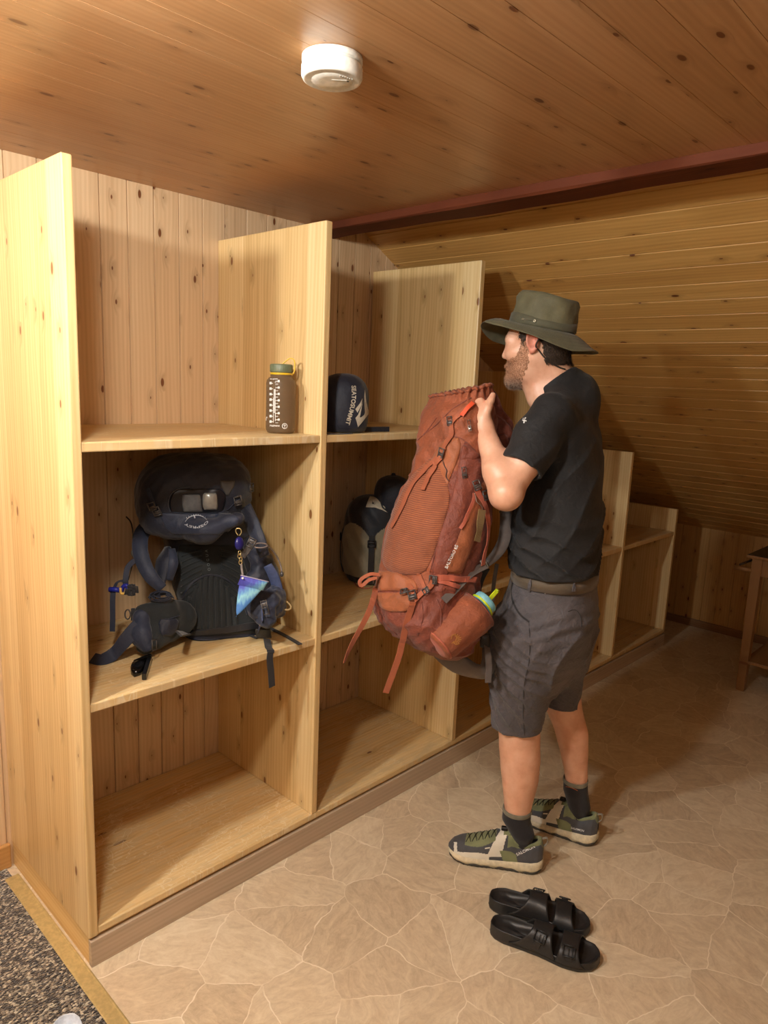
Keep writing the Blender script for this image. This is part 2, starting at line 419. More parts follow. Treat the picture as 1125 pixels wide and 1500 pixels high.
def wood(name, cols, grain, lam, lw, knot=1.0, rough=.45, vary=.5, kscale=7., off=0., wear=0., kc=None, contrast=1., redk=None, coat=.12):
    """pine: cols (light, mid, dark); grain, lam: axes of the grain and across the boards; lw: board width"""
    g = G(name); o = g.n('SeparateXYZ', {0: g.obj()}).outputs
    third = [a for a in range(3) if a not in (grain, lam)][0]
    u, v, w = o[grain], o[lam], o[third]
    bid = g.math('FLOOR', g.math('ADD', g.math('DIVIDE', v, lw), off))
    rnd = g.n('TexWhiteNoise', {'W': bid}, noise_dimensions='1D').outputs
    r1 = rnd['Value']; rc = g.n('SeparateColor', {0: rnd['Color']}).outputs
    uo = g.math('ADD', u, g.math('MULTIPLY', r1, 7.3)); 
    # knots
    wq = g.math('FLOOR', g.math('ADD', g.math('MULTIPLY', w, 2.7), .37))
    kv = g.n('CombineXYZ', {0: g.math('ADD', g.math('MULTIPLY', uo, kscale*.72), g.math('MULTIPLY', wq, 5.37)), 1: g.math('ADD', g.math('MULTIPLY', v, kscale*1.7), g.math('MULTIPLY', wq, 3.71))}).outputs[0]
    kn = g.n('TexVoronoi', {'Vector': kv, 'Scale': 1.0, 'Randomness': 1.0}, voronoi_dimensions='2D')
    kd = kn.outputs['Distance']; kr = g.n('SeparateColor', {0: kn.outputs['Color']}).outputs
    ex = g.math('GREATER_THAN', kr[0], 1-.5*knot)
    size = g.math('MULTIPLY', g.math('ADD', .025, g.math('MULTIPLY', g.math('POWER', kr[1], 2.), .085)), ex)
    kmask = g.math('SUBTRACT', 1., g.math('DIVIDE', kd, g.math('ADD', size, .0001)), clamp=True)
    kring = g.math('MULTIPLY', g.ms(kd, .30, .03), ex)
    # grain bends round the knots
    gv = g.math('ADD', v, g.math('MULTIPLY', kring, .016))
    lowf = g.noise(g.n('CombineXYZ', {0: g.math('MULTIPLY', uo, 1.3), 1: g.math('ADD', g.math('MULTIPLY', v, 6.), g.math('MULTIPLY', r1, 30.)), 2: w}).outputs[0], 1., 2)
    rings = g.math('SINE', g.math('ADD', g.math('MULTIPLY', gv, 420.), g.math('MULTIPLY', lowf, 26.)))
    fine = g.noise(g.n('CombineXYZ', {0: g.math('MULTIPLY', uo, 5.), 1: g.math('MULTIPLY', gv, 260.), 2: g.math('MULTIPLY', w, 40.)}).outputs[0], 1., 4, .6)
    mid = g.noise(g.n('CombineXYZ', {0: g.math('MULTIPLY', uo, .9), 1: g.math('MULTIPLY', gv, 38.), 2: g.math('ADD', w, g.math('MULTIPLY', r1, 9.))}).outputs[0], 1., 3)
    f = g.math('ADD', g.math('MULTIPLY', rings, .085*contrast), g.math('ADD', g.math('MULTIPLY', fine, .34*contrast), g.math('MULTIPLY', mid, .62*contrast)))
    f = g.math('ADD', f, g.math('MULTIPLY', g.math('SUBTRACT', rc[1], .5), vary))
    f = g.math('ADD', f, g.math('MULTIPLY', g.math('SUBTRACT', .5, .96*contrast/2), 1.))
    col = g.ramp(f, [(.1, cols[0]), (.5, cols[1]), (.95, cols[2])])
    kc = kc or rgb(112, 66, 36)
    col = g.mix(g.math('MULTIPLY', kring, .35), col, redk or tuple(c*.62 for c in cols[2][:3])+(1,))
    col = g.mix(g.ms(kmask, .0, .35), col, kc)
    if wear > 0:
        wn = g.noise(g.n('CombineXYZ', {0: g.math('MULTIPLY', u, 9.), 1: g.math('MULTIPLY', v, 45.), 2: w}).outputs[0], 1., 5, .7)
        col = g.mix(g.math('MULTIPLY', g.ms(wn, .44, .64), wear), col, rgb(214, 188, 140))
        area = g.ms(g.noise(g.obj(), 4., 2), .40, .56)
        for (ku, kv_, th_) in ((9., 26., .012), (16., 11., .009), (5., 40., .012)):
            sn_ = g.noise(g.n('CombineXYZ', {0: g.math('MULTIPLY', u, ku), 1: g.math('MULTIPLY', v, kv_), 2: g.math('ADD', w, ku)}).outputs[0], 1., 2, .5, .3)
            sm = g.math('MULTIPLY', g.ms(g.math('ABSOLUTE', g.math('SUBTRACT', sn_, .5)), th_, .0), area)
            col = g.mix(g.math('MULTIPLY', sm, wear*.7), col, rgb(238, 222, 186))
    return g.fin(col, rough, g.math('ADD', fine, g.math('MULTIPLY', rings, .15)), .12, .002, Coat_Weight=coat, Coat_Roughness=.3)
# ================================================================== ROOM
SHC = (rgb(240, 216, 164), rgb(224, 192, 134), rgb(194, 154, 94))
SHC2 = (rgb(240, 212, 156), rgb(226, 190, 126), rgb(200, 156, 92))
W_panel = wood('pine_panel', SHC, 2, 1, .082, .75, .42, .5, 8., kc=rgb(136, 88, 44))
W_front = wood('pine_edge', SHC, 2, 0, .3, .5, .5, .1, 6., kc=rgb(136, 88, 44))
W_shelf = wood('pine_shelf_worn', (rgb(236, 210, 158), rgb(222, 188, 128), rgb(180, 136, 82)), 0, 1, .095, .4, .5, .45, 6., wear=.95)
W_back = wood('pine_wall_boards', (rgb(230, 202, 164), rgb(214, 182, 142), rgb(188, 152, 112)), 2, 0, .0885, 1., .42, .3, 9., off=.1356)
W_slope = wood('pine_slope_boards', (rgb(220, 178, 108), rgb(202, 156, 88), rgb(172, 124, 64)), 1, 0, .0803, 1., .4, .3, 9., off=-.286)
W_ceil = wood('pine_ceiling_boards', (rgb(202, 158, 114), rgb(184, 138, 94), rgb(154, 110, 68)), 0, 1, .089, .9, .36, .3, 8., off=.2, contrast=.7)
W_knee = wood('pine_knee_boards', (rgb(206, 166, 104), rgb(190, 148, 88), rgb(166, 120, 66)), 2, 1, .09, .9, .45, .3, 9.)
W_plinth = wood('grey_brown_plinth', (rgb(206, 188, 164), rgb(190, 170, 146), rgb(160, 142, 120)), 0, 2, .3, .2, .5, .05, 5.)
W_base = wood('pine_base', SHC2, 1, 2, .3, .3, .5, .1, 5.)
W_beam = wood('dark_red_beam', (rgb(118, 62, 34), rgb(98, 48, 27), rgb(72, 34, 20)), 1, 0, .4, .35, .7, .1, 5., kc=rgb(60, 26, 18), coat=0.)
W_beam.node_tree.nodes['Principled BSDF'].inputs['Specular IOR Level'].default_value = .2

def boards(name, O, A, L, B, n, w, Nv, mat, gw=.004, gd=.005, first=0.0):
    """tongue-and-groove boarding as one surface: starts at O, boards run along A for L, are laid along B, grooves sunk against Nv"""
    O, A, B, Nv = [np.asarray(x, float) for x in (O, A, B, Nv)]
    prof = []; x = first
    for i in range(n):
        prof += [(x+gw/2, 0), (x+w-gw/2, 0), (x+w-gw*.12, -gd), (x+w+gw*.12, -gd)]; x += w
    P = [O+B*a+Nv*b for a, b in prof]; V = [p for p in P]+[p+A*L for p in P]; m = len(P)
    Fc = [(i, i+1, m+i+1, m+i) for i in range(m-1)]
    if np.dot(np.cross(B, A), Nv) < 0: Fc = [f[::-1] for f in Fc]
    k = len(V); b = .02                                         # backing slab gives the wall its thickness
    W = [O+B*first-Nv*b, O+B*x-Nv*b, O+B*x-Nv*b+A*L, O+B*first-Nv*b+A*L]
    V += W; Fc.append((k, k+3, k+2, k+1))
    return struct(mk(name, V, Fc, mat, smooth=False))
D = .5604
X0, X1, Y0 = -2.6, 4.18, -3.6
S0 = .342-.0885*34
boards('wall_back', (S0, D, 0), (0, 0, 1), 2.24, (1, 0, 0), 78, .0885, (0, -1, 0), W_back, .005, .006)
CZ = 2.122
nb = 48
boards('ceiling', (X0, Y0-.02, CZ), (1, 0, 0), 1.2-X0, (0, 1, 0), nb, (D+.02-Y0)/nb, (0, 0, -1), W_ceil, .0016, .0016)
# sloped ceiling: z = 1.69-.535*(x-2.3)
def slz(x): return 1.69-.535*(x-2.3)
th = math.atan(.535); Bd = (math.cos(th), 0, -math.sin(th)); Nd = (-math.sin(th), 0, -math.cos(th))
xs = 1.629-.0803*5
boards('ceiling_slope', (xs, Y0-.02, slz(xs)), (0, 1, 0), D+.02-Y0+.0, Bd, 38, .0803/math.cos(th), Nd, W_slope, .006, .005)
boards('wall_right', (X1, Y0-.02, 0), (0, 0, 1), .76, (0, 1, 0), 47, .09, (-1, 0, 0), W_knee, .005, .005)
boards('wall_left', (X0, Y0-.02, 0), (0, 0, 1), CZ+.05, (0, 1, 0), 47, .09, (1, 0, 0), W_knee, .005, .005)
boards('wall_front', (X0-.1, Y0, 0), (0, 0, 1), 2.24, (1, 0, 0), 77, .0885, (0, 1, 0), W_back, .005, .005)
# beam
P = [(1.165, 2.098), (1.172, 2.093), (1.283, 2.093), (1.288, 2.098), (1.288, 2.26), (1.165, 2.26)]
yy = np.linspace(Y0, D, 60); R = []
for y in yy:
    j = .004*math.sin(y*5.1)+.002*math.sin(y*17+1); R.append([(x+(j if i < 2 else 0), y, z+(j*.6 if 0 < i < 3 else 0)) for i, (x, z) in enumerate(P)])
V, Fc = loft_data(np.array(R)); o = mk('trim_1', V, Fc, W_beam, smooth=False); struct(o)
# vinyl floor
g = G('stone_pattern_vinyl'); o = g.obj(); sx = g.n('SeparateXYZ', {0: o}).outputs
wv = g.n('TexNoise', {'Vector': o, 'Scale': 5.0, 'Detail': 4}).outputs['Color']
p = g.n('VectorMath', operation='ADD'); g.put(p.inputs[0], g.n('CombineXYZ', {0: sx[0], 1: sx[1]}).outputs[0]); g.put(p.inputs[1], g.vmul(wv, (.10, .10, 0)))
ve = g.n('TexVoronoi', {'Vector': p.outputs[0], 'Scale': 5.6, 'Randomness': 1.}, voronoi_dimensions='2D', feature='DISTANCE_TO_EDGE').outputs[0]
vc = g.n('SeparateColor', {0: g.n('TexVoronoi', {'Vector': p.outputs[0], 'Scale': 5.6, 'Randomness': 1.}, voronoi_dimensions='2D').outputs['Color']}).outputs
rot = g.n('VectorRotate', {'Vector': o, 'Angle': g.math('MULTIPLY', vc[0], 6.28)}, rotation_type='Z_AXIS').outputs[0]
n1 = g.noise(g.vmul(rot, (6, 14, 5)), 2.2, 7, .74, 1.2); n2 = g.noise(o, 70, 4, .7)
t = g.math('ADD', g.math('MULTIPLY', n1, .75), g.math('ADD', g.math('MULTIPLY', n2, .2), g.math('MULTIPLY', g.math('SUBTRACT', vc[1], .5), .16)))
col = g.ramp(t, [(.2, rgb(176, 156, 128)), (.42, rgb(206, 188, 158)), (.55, rgb(220, 204, 174)), (.75, rgb(236, 224, 198))])
jm = g.math('MULTIPLY', g.ms(ve, .013, .004), g.ms(g.noise(o, 9, 3), .3, .6, .2, .85))
col = g.mix(jm, col, rgb(246, 234, 210))
M_floor = g.fin(col, .38, g.math('ADD', g.math('MULTIPLY', n1, .5), g.math('MULTIPLY', jm, -.6)), .25, .003)
XB = -.022
struct(box('floor', (XB, Y0, -.05), (X1+.03, D+.02, 0), M_floor, bev=0))
g = G('loop_carpet'); o = g.obj()
vo = g.n('TexVoronoi', {'Vector': g.vmul(o, (150, 210, 150)), 'Scale': 1.}).outputs
n1 = g.noise(g.vmul(o, (100, 50, 1)), 1., 3, .7); cl = g.n('SeparateColor', {0: vo['Color']}).outputs[0]
f = g.math('ADD', g.math('MULTIPLY', cl, .5), g.math('MULTIPLY', n1, .55))
col = g.ramp(f, [(.34, rgb(30, 25, 21)), (.5, rgb(66, 57, 48)), (.62, rgb(122, 110, 92)), (.78, rgb(206, 196, 172))])
M_carpet = g.fin(col, .95, g.math('SUBTRACT', n1, vo['Distance']), .9, .006, Sheen_Weight=.3)
struct(box('floor_carpet', (X0-.03, Y0, -.05), (XB-.001, D+.02, .004), M_carpet, bev=0))
# threshold strip
M_brass = plain('brushed_brass', rgb(206, 186, 130), .45, .45)
bm = bmesh.new(); box_bm(bm, (-.045, -3.4, .0), (-.004, .494, .0065), .002); box_bm(bm, (-.011, -3.4, .004), (-.0065, .493, .0082), .001)
struct(mesh_of(bm, 'trim_2', M_brass))
# skirtings
W_skirt = wood('pine_skirting', (rgb(206, 160, 100), rgb(190, 142, 82), rgb(160, 112, 60)), 0, 2, .4, .3, .5, .1, 5.)
W_skirt2 = wood('brown_skirting', (rgb(150, 112, 74), rgb(134, 98, 62), rgb(110, 78, 48)), 1, 2, .4, .3, .5, .1, 5.)
struct(box('baseboard_back', (X0, D-.016, 0), (-.006, D-.0005, .082), W_skirt, bev=.005))
struct(box('baseboard_back', (3.69, D-.016, 0), (X1, D-.0005, .06), W_skirt, bev=.005))
struct(box('baseboard_right', (X1-.016, Y0, 0), (X1-.0005, D, .052), W_skirt2, bev=.005))
struct(box('baseboard_left', (X0+.0005, Y0, 0), (X0+.016, D, .082), W_skirt2, bev=.005))
# ================================================================== SHELVING
T = .025; Z1, Z2, Z3 = .1074, .7306, 1.3793; TS = .0237
SX = [0, .7545, 1.5079, 2.208, 2.9203, 3.6136]; HT = [2.0, 2.0, 2.0, 1.622, 1.2412, .8682]
sh = thing('shelving_unit', 'long open pine shelving unit with tall dividers stepping down under the sloped ceiling', 'shelving', (1.8, .28, 0))
YB = D-.0015
for i, (x, h) in enumerate(zip(SX, HT)):
    z0 = .083 if i == 0 else Z1
    bm = bmesh.new(); box_bm(bm, (x, 0, z0), (x+T, YB, h), .0035, 2)
    me = mesh_of(bm, 'divider_panel', [W_panel, W_front], sh)
    for p_ in me.data.polygons:
        if abs(p_.normal.y) > .7 or abs(p_.normal.z) > .7: p_.material_index = 1
    if i == 0: me.name = 'end_panel'
for i in range(5):
    xa, xb = SX[i]+T, SX[i+1]
    for z, top in ((Z2, .2), (Z3, .3)):
        if z+.1 > HT[i+1] and not (z == Z2 and i == 4): continue
        if z == Z3 and i > 2: continue
        box('shelf_board', (xa, .003, z-TS), (xb, YB, z), W_shelf, sh, .003)
box('bottom_board', (T, .001, Z1-.0215), (SX[-1]+T, YB, Z1-.0002), W_shelf, sh, .003)
box('plinth_rail', (.006, .012, .0), (SX[-1]+T-.01, .034, Z1-.022), W_base, sh, .001)
box('base_side', (.0035, .012, 0), (.022, YB, .0825), W_base, sh, .001)
box('plinth_board', (.002, -.004, 0), (SX[-1]+T, .0115, .076), W_plinth, sh, .002)
# ================================================================== LIGHTS
def lamp(name, loc, e, r, col):
    l = bpy.data.lights.new(name, 'POINT'); l.energy = e; l.shadow_soft_size = r; l.color = col
    o = bpy.data.objects.new(name, l); o.location = loc; COL.objects.link(o); return o
lamp('ceiling_lamp', (-.43, -.77, 2.045), 28, .06, (1, .985, .93))
lamp('hall_lamp', (-1.0, -.3, 2.09), 48, .05, (1, 1, .97))
lamp('added_fill_light', (-.95, -2.0, 2.0), 8, .2, (1, .98, .93))  # added soft fill behind the camera, lifts the shade inside the shelves
w = bpy.data.worlds.new('w'); SC.world = w; w.use_nodes = True; w.node_tree.nodes['Background'].inputs[0].default_value = (1, .85, .7, 1); w.node_tree.nodes['Background'].inputs[1].default_value = .0
SC.view_settings.exposure = 0.76
# ================================================================== MAN
def az(d): a = math.radians(d); return np.array([math.cos(a), math.sin(a), 0.])
Fb, Lb = az(112), az(202); Zu = np.array([0, 0, 1.])
def pxrow(v, uL, uR, t, rl, fa=Fb, la=Lb, grow=0., nn=2.2):
    """a horizontal slice of the figure: (z, x, y, half depth, half width)"""
    c = at((uL+uR)/2, v, t); half = (uR-uL)/2*t/FPX; cf, cl = abs(RT@fa), abs(RT@la)
    rf = math.sqrt(max((half**2-(rl*cl)**2), 1e-5))/cf
    return (c[2], c[0], c[1], max(rf, .012)+grow, rl+grow)
g = G('man_skin'); o = g.obj(); nz = g.noise(o, 22, 4, .6); nf = g.noise(o, 420, 2)
col = g.ramp(nz, [(.25, rgb(214, 156, 126)), (.5, rgb(228, 176, 146)), (.75, rgb(236, 190, 162))])
M_skin = g.fin(col, .40, g.math('ADD', nf, nz), .12, .002, Subsurface_Weight=.12, Subsurface_Radius=(.012, .005, .003), Subsurface_Scale=.5)
M_ear = plain('flushed_skin', rgb(222, 146, 122), .5, Subsurface_Weight=.2, Subsurface_Scale=.01)
man = thing('person', 'man in a wide-brimmed olive hat, black t-shirt and grey shorts lifting the rust-coloured backpack', 'person', (1.3, -.58, 0))
# ---- key points
LS, LE, LW = at(808, 606, 2.02), at(741, 722, 1.965), at(709, 627, 2.035)
RSh = at(826, 618, 2.34); REl = at(770, 705, 2.36); RW = at(724, 688, 2.27)
NB = at(818, 572, 2.19)
Fh = az(105); Lh = az(195)
pit = math.radians(-7); Fp = Fh*math.cos(pit)+Zu*math.sin(pit); Up = np.cross(Fp, Lh); Up = Up if Up[2] > 0 else -Up
HC = at(787, 501, 2.17)
def hp(f, l, u): return HC+Fp*f+Lh*l+Up*u
A = Field((.86, -.86, .98), (1.52, -.14, 1.80), .003)
# cranium, face
A.ell(hp(-.006, 0, .012), (Fp, Lh, Up), (.096, .0725, .096), 0)
A.ell(hp(.028, 0, -.045), (Fp, Lh, Up), (.062, .057, .078), .03)
for s in (1, -1):
    A.cone(hp(-.002, s*.050, -.05), hp(.030, s*.044, -.092), .018, .018, .03)
    A.cone(hp(.030, s*.044, -.092), hp(.078, s*.014, -.108), .018, .017, .03)
    A.cone(hp(.084, s*.012, .016), hp(.070, s*.050, .012), .011, .012, .02)
    A.ell(hp(.060, s*.046, -.030), (Fp, Lh, Up), (.026, .018, .020), .03)
    A.ell(hp(.094, s*.032, -.004), (Fp, Lh, Up), (.014, .016, .010), .012, 's')
    A.ell(hp(.076, s*.032, -.005), (Fp, Lh, Up), (.0125, .014, .0115), .004)
A.cone(hp(.088, 0, .004), hp(.1035, 0, -.030), .0075, .0105, .012)
for s in (1, -1): A.ell(hp(.093, s*.012, -.037), (Fp, Lh, Up), (.010, .008, .007), .006)
A.ell(hp(.082, 0, -.110), (Fp, Lh, Up), (.017, .020, .016), .02)
A.ell(hp(.091, 0, -.063), (Fp, Lh, Up), (.010, .024, .006), .008)
A.ell(hp(.088, 0, -.076), (Fp, Lh, Up), (.011, .022, .007), .006)
A.ell(hp(.100, 0, -.0695), (Fp, Lh, Up), (.010, .022, .0016), .002, 's')
# ears
for s in (1, -1):
    ax = (nrm(Fp*.95-Up*.1), nrm(Lh*s*.8-Fp*.5), nrm(Up+Fp*.1))
    A.ell(hp(-.010, s*.080, -.006), ax, (.017, .008, .031), .004)
    A.ell(hp(-.008, s*.0895, -.004), ax, (.010, .006, .020), .004, 's')
    A.cone(hp(-.016, s*.081, -.028), hp(-.006, s*.080, -.034), .007, .007, .006)
    ring = [hp(-.010+.016*math.sin(a), s*(.0855), -.004+.029*math.cos(a)) for a in np.linspace(-2.9, .9, 9)]
    for p, q in zip(ring[:-1], ring[1:]): A.cone(p, q, .0036, .0036, .004)
# neck, chest, shoulders
NT = hp(-.022, 0, -.055)
A.cone(NT, NB, .060, .066, .03, sq=(Lh, 1.08))
A.cone(hp(.02, 0, -.085), at(795, 580, 2.18), .042, .05, .03)
TR = [(556, 803, 848, 2.20, .075), (568, 795, 860, 2.20, .12), (585, 789, 870, 2.20, .165), (610, 784, 880, 2.20, .19), (650, 782, 887, 2.20, .19), (700, 775, 886, 2.20, .185), (760, 748, 882, 2.20, .175), (810, 748, 877, 2.20, .170), (850, 752, 873, 2.20, .165)]
A.stack([pxrow(*r, grow=-.012) for r in TR], Fb, Lb, .03)
# left arm
def arm(Fd, S, E, Wr, k=.025, hs=1.):
    m1 = S*.45+E*.55; Fd.cone(S, m1, .052, .049, k); Fd.cone(m1, E, .049, .041, k)
    m2 = E*.68+Wr*.32; Fd.cone(E, m2, .041, .041, k); Fd.cone(m2, Wr, .041, .0265, k, sq=(FW, 1.12))
arm(A, LS, LE, LW)
A.ell(LE-UP*.006-FW*.01, (RT, UP, FW), (.042, .040, .042), .02)
arm(A, RSh, REl, RW)
# left hand: back of the hand to the room, fingers curled over the rim of the pack, thumb up along it
def hpx(u, v, t): return at(u, v, t)
A.cone(LW, hpx(706, 612, 2.04), .025, .026, .015, sq=(FW, 1.25))
kn = [hpx(711, 592, 2.052), hpx(704, 588.5, 2.045), hpx(697.5, 590, 2.044), hpx(692.5, 596, 2.048)]
wb = [hpx(710, 616, 2.045), hpx(706, 617, 2.038), hpx(702, 617, 2.038), hpx(699, 617, 2.044)]
for i, (a, b) in enumerate(zip(wb, kn)): A.cone(a, b, .014, [.0112, .0115, .0108, .0098][i], .006)
fl = [(.036, .024, .020), (.040, .027, .021), (.037, .025, .020), (.030, .020, .018)]
for i, (b, L3) in enumerate(zip(kn, fl)):
    r = [.0092, .0095, .009, .008][i]
    a1 = b+nrm(FW*.80+UP*.45-RT*.42)*L3[0]; a2 = a1+nrm(FW*.45-UP*.75+RT*.25)*L3[1]; a3 = a2+nrm(-FW*.35-UP*.75+RT*.45)*L3[2]
    A.cone(b, a1, r*1.12, r, .006); A.cone(a1, a2, r, r*.93, .004); A.cone(a2, a3, r*.93, r*.82, .004)
tb = [hpx(709, 611, 2.03), hpx(714.5, 598, 2.025), hpx(718.5, 587, 2.035), hpx(722, 578.5, 2.045)]
A.cone(tb[0], tb[1], .0165, .0125, .012); A.cone(tb[1], tb[2], .0122, .0103, .006); A.cone(tb[2], tb[3], .0105, .0088, .005)
nail = tb[3]
# right hand, closed on the harness behind the pack
d0 = nrm(RW-REl); side = nrm(np.cross(d0, Zu)); upv = np.cross(side, d0)
pc = RW+d0*.05
for i in range(4):
    o4 = (i-1.5)*.019; b = RW+d0*.085+upv*o4-side*.004; A.cone(RW+d0*.02+upv*o4*.6, b, .015, .0105, .012)
    c1 = b+nrm(d0*.6+side*.8)*.036; c2 = c1+nrm(-d0*.5+side*.7)*.024; c3 = c2+nrm(-d0*.9-side*.3)*.018
    A.cone(b, c1, .0102, .0092, .005); A.cone(c1, c2, .0092, .0086, .004); A.cone(c2, c3, .0086, .0078, .004)
q0 = RW+d0*.03+upv*.022; q1 = q0+nrm(d0*.7+upv*.5+side*.5)*.035; q2 = q1+nrm(d0*.7+side*.6)*.028
A.cone(q0, q1, .015, .0115, .01); A.cone(q1, q2, .0112, .009, .005)
A.disp(lambda P: .0006*snoise(P, 22, 3))
VA, FA = A.mesh(1)
# legs
az_n = nrm(np.array([-.155, .261, 0])); az_f = nrm(np.array([-.04, .25, 0]))
def circ(v, uL, uR, t):
    c = at((uL+uR)/2, v, t); r = (uR-uL)/2*t/FPX; return (c[2], c[0], c[1], r*1.02, r)
LEGN = [(960, 722, 800, 2.17), (1010, 724, 793, 2.21), (1050, 730, 791, 2.25), (1078, 731, 790, 2.27), (1108, 732.5, 791, 2.285), (1140, 735, 788, 2.30), (1165, 738, 782, 2.31), (1185, 739.5, 777, 2.32), (1205, 741, 774, 2.33), (1226, 746, 772, 2.345)]
LEGF = [(930, 786, 856, 2.36), (985, 791, 846, 2.39), (1020, 795, 850, 2.41), (1040, 800, 853, 2.42), (1068, 812, 860.5, 2.43), (1100, 820.5, 861, 2.445), (1125, 826, 860, 2.455), (1142, 828, 859.5, 2.46), (1160, 830, 857, 2.47), (1182, 834, 858, 2.48)]
B = Field((.98, -.86, .035), (1.62, -.30, 1.03), .004)
B.stack([circ(*r) for r in LEGN], az_n, np.cross(Zu, az_n), 0, n=2)
B.stack([circ(*r) for r in LEGF], az_f, np.cross(Zu, az_f), .01, n=2)
B.stack([pxrow(*r, grow=-.014) for r in [(838, 752, 874, 2.21, .165), (880, 740, 874, 2.22, .17), (920, 732, 858, 2.24, .165), (950, 745, 845, 2.26, .13)]], Fb, Lb, .03)
B.disp(lambda P: .0009*snoise(P, 14, 5))
VB, FB = B.mesh(1)
VS, FS, _ = join_data([(VA, FA.tolist()), (VB, FB.tolist())])
loc = np.stack([(VS-HC)@Fp, (VS-HC)@Lh, (VS-HC)@Up], 1)
fc = np.array(FS); cen = loc[fc].mean(1)
mi = ((np.abs(cen[:, 1]) > .078) & (np.abs(cen[:, 2]) < .045) & (np.abs(cen[:, 0]+.008) < .03)).astype(int)
body = fmk('body', VS, fc, [M_skin, M_ear], man, mi)
# ---- hair and beard grown from the skin surface
def inpoly(x, y, poly):
    c = np.zeros(len(x), bool); n = len(poly)
    for i in range(n):
        (x1, y1), (x2, y2) = poly[i], poly[i-1]
        c ^= ((y1 > y) != (y2 > y)) & (x < (x2-x1)*(y-y1)/(y2-y1+1e-12)+x1)
    return c
fa = fc[:len(FA)]; ca = loc[fa].mean(1)
fn = nrm(np.cross(VS[fa[:, 2]]-VS[fa[:, 0]], VS[fa[:, 3]]-VS[fa[:, 1]]))
jit = .004*snoise(VS[fa].mean(1).T, 60, 9)
beard_p = [(.004, .0), (.026, .004), (.034, -.03), (.062, -.046), (.082, -.05), (.112, -.052), (.13, -.15), (.06, -.15), (.03, -.105), (.006, -.07)]
lips = [(.094, -.068), (.12, -.068), (.12, -.075), (.094, -.075)]
bsel = inpoly(ca[:, 0]+jit, ca[:, 2]+jit, beard_p) & ~inpoly(ca[:, 0], ca[:, 2], lips) & (np.abs(ca[:, 1]) < .074)
hair_p = [(.030, .10), (.034, .01), (.020, -.012), (.008, .010), (-.012, .040), (-.030, .006), (-.036, -.030), (-.040, -.072), (-.13, -.085), (-.14, .1)]
hsel = inpoly(ca[:, 0]+jit, ca[:, 2]+jit, hair_p) & (np.abs(ca[:, 1]) < .0815) & (ca[:, 2] < .026+.14*ca[:, 0])
def grow(name, sel, th, mat, n, ln, w, dirf, mats=None):
    f = fa[sel]; ids = np.unique(f); mp = -np.ones(len(VS), int); mp[ids] = np.arange(len(ids))
    vn = np.zeros((len(VS), 3)); 
    for i in range(4): np.add.at(vn, f[:, i], fn[sel])
    P = VS[ids]; nn = nrm(vn[ids]); cnt = np.zeros(len(VS))
    for i in range(4): np.add.at(cnt, f[:, i], 1)
    edge = cnt[ids] < 4
    Vt = P+nn*(th*(1-edge)+.0002)[:, None]
    Fl = [tuple(x) for x in mp[f]]
    S = []; SF = []; k = len(Vt); ch = RS.randint(0, len(f), n)
    for c_ in ch:
        a = P[mp[f[c_]]]; w_ = RS.dirichlet([1]*4); p = (a*w_[:, None]).sum(0); nv = fn[sel][c_]
        d = nrm(nv*.55+dirf(nv)+RS.normal(size=3)*.3); s = nrm(np.cross(d, nv+RS.normal(size=3)*.2))*w; L = ln*(.5+.8*RS.rand())
        p = p+nv*(th-.0006)
        S += [p-s, p+s, p+d*L*.6+s*.6+nv*.0004, p+d*L]; SF.append((k, k+1, k+2, k+3)); k += 4
    return mk(name, np.vstack([Vt, S]), Fl+SF, mat, man)
g = G('beard_hair'); o = g.obj(); n1 = g.noise(o, 320, 2); n2 = g.noise(o, 26, 2)
f_ = g.ms((g.n('SeparateXYZ', {0: o}).outputs[2]), 1.585, 1.545)
col = g.mix(g.math('MULTIPLY', f_, .7), g.ramp(n1, [(.3, rgb(118, 80, 54)), (.5, rgb(176, 128, 96)), (.7, rgb(214, 164, 132))]), g.ramp(n1, [(.3, rgb(70, 60, 52)), (.6, rgb(150, 140, 128)), (.8, rgb(200, 194, 184))]))
M_beard = g.fin(col, .7)
g = G('short_brown_hair'); n1 = g.noise(g.obj(), 300, 2)
M_hair = g.fin(g.ramp(n1, [(.3, rgb(34, 26, 20)), (.55, rgb(66, 50, 38)), (.8, rgb(112, 90, 70))]), .65)
grow('beard', bsel, .0022, M_beard, 4200, .008, .0003, lambda n: np.array([0, 0, -.8])+Fp*.25)
grow('hair', hsel, .0035, M_hair, 5200, .011, .00035, lambda n: np.array([0, 0, -.9])-Fp*.4)
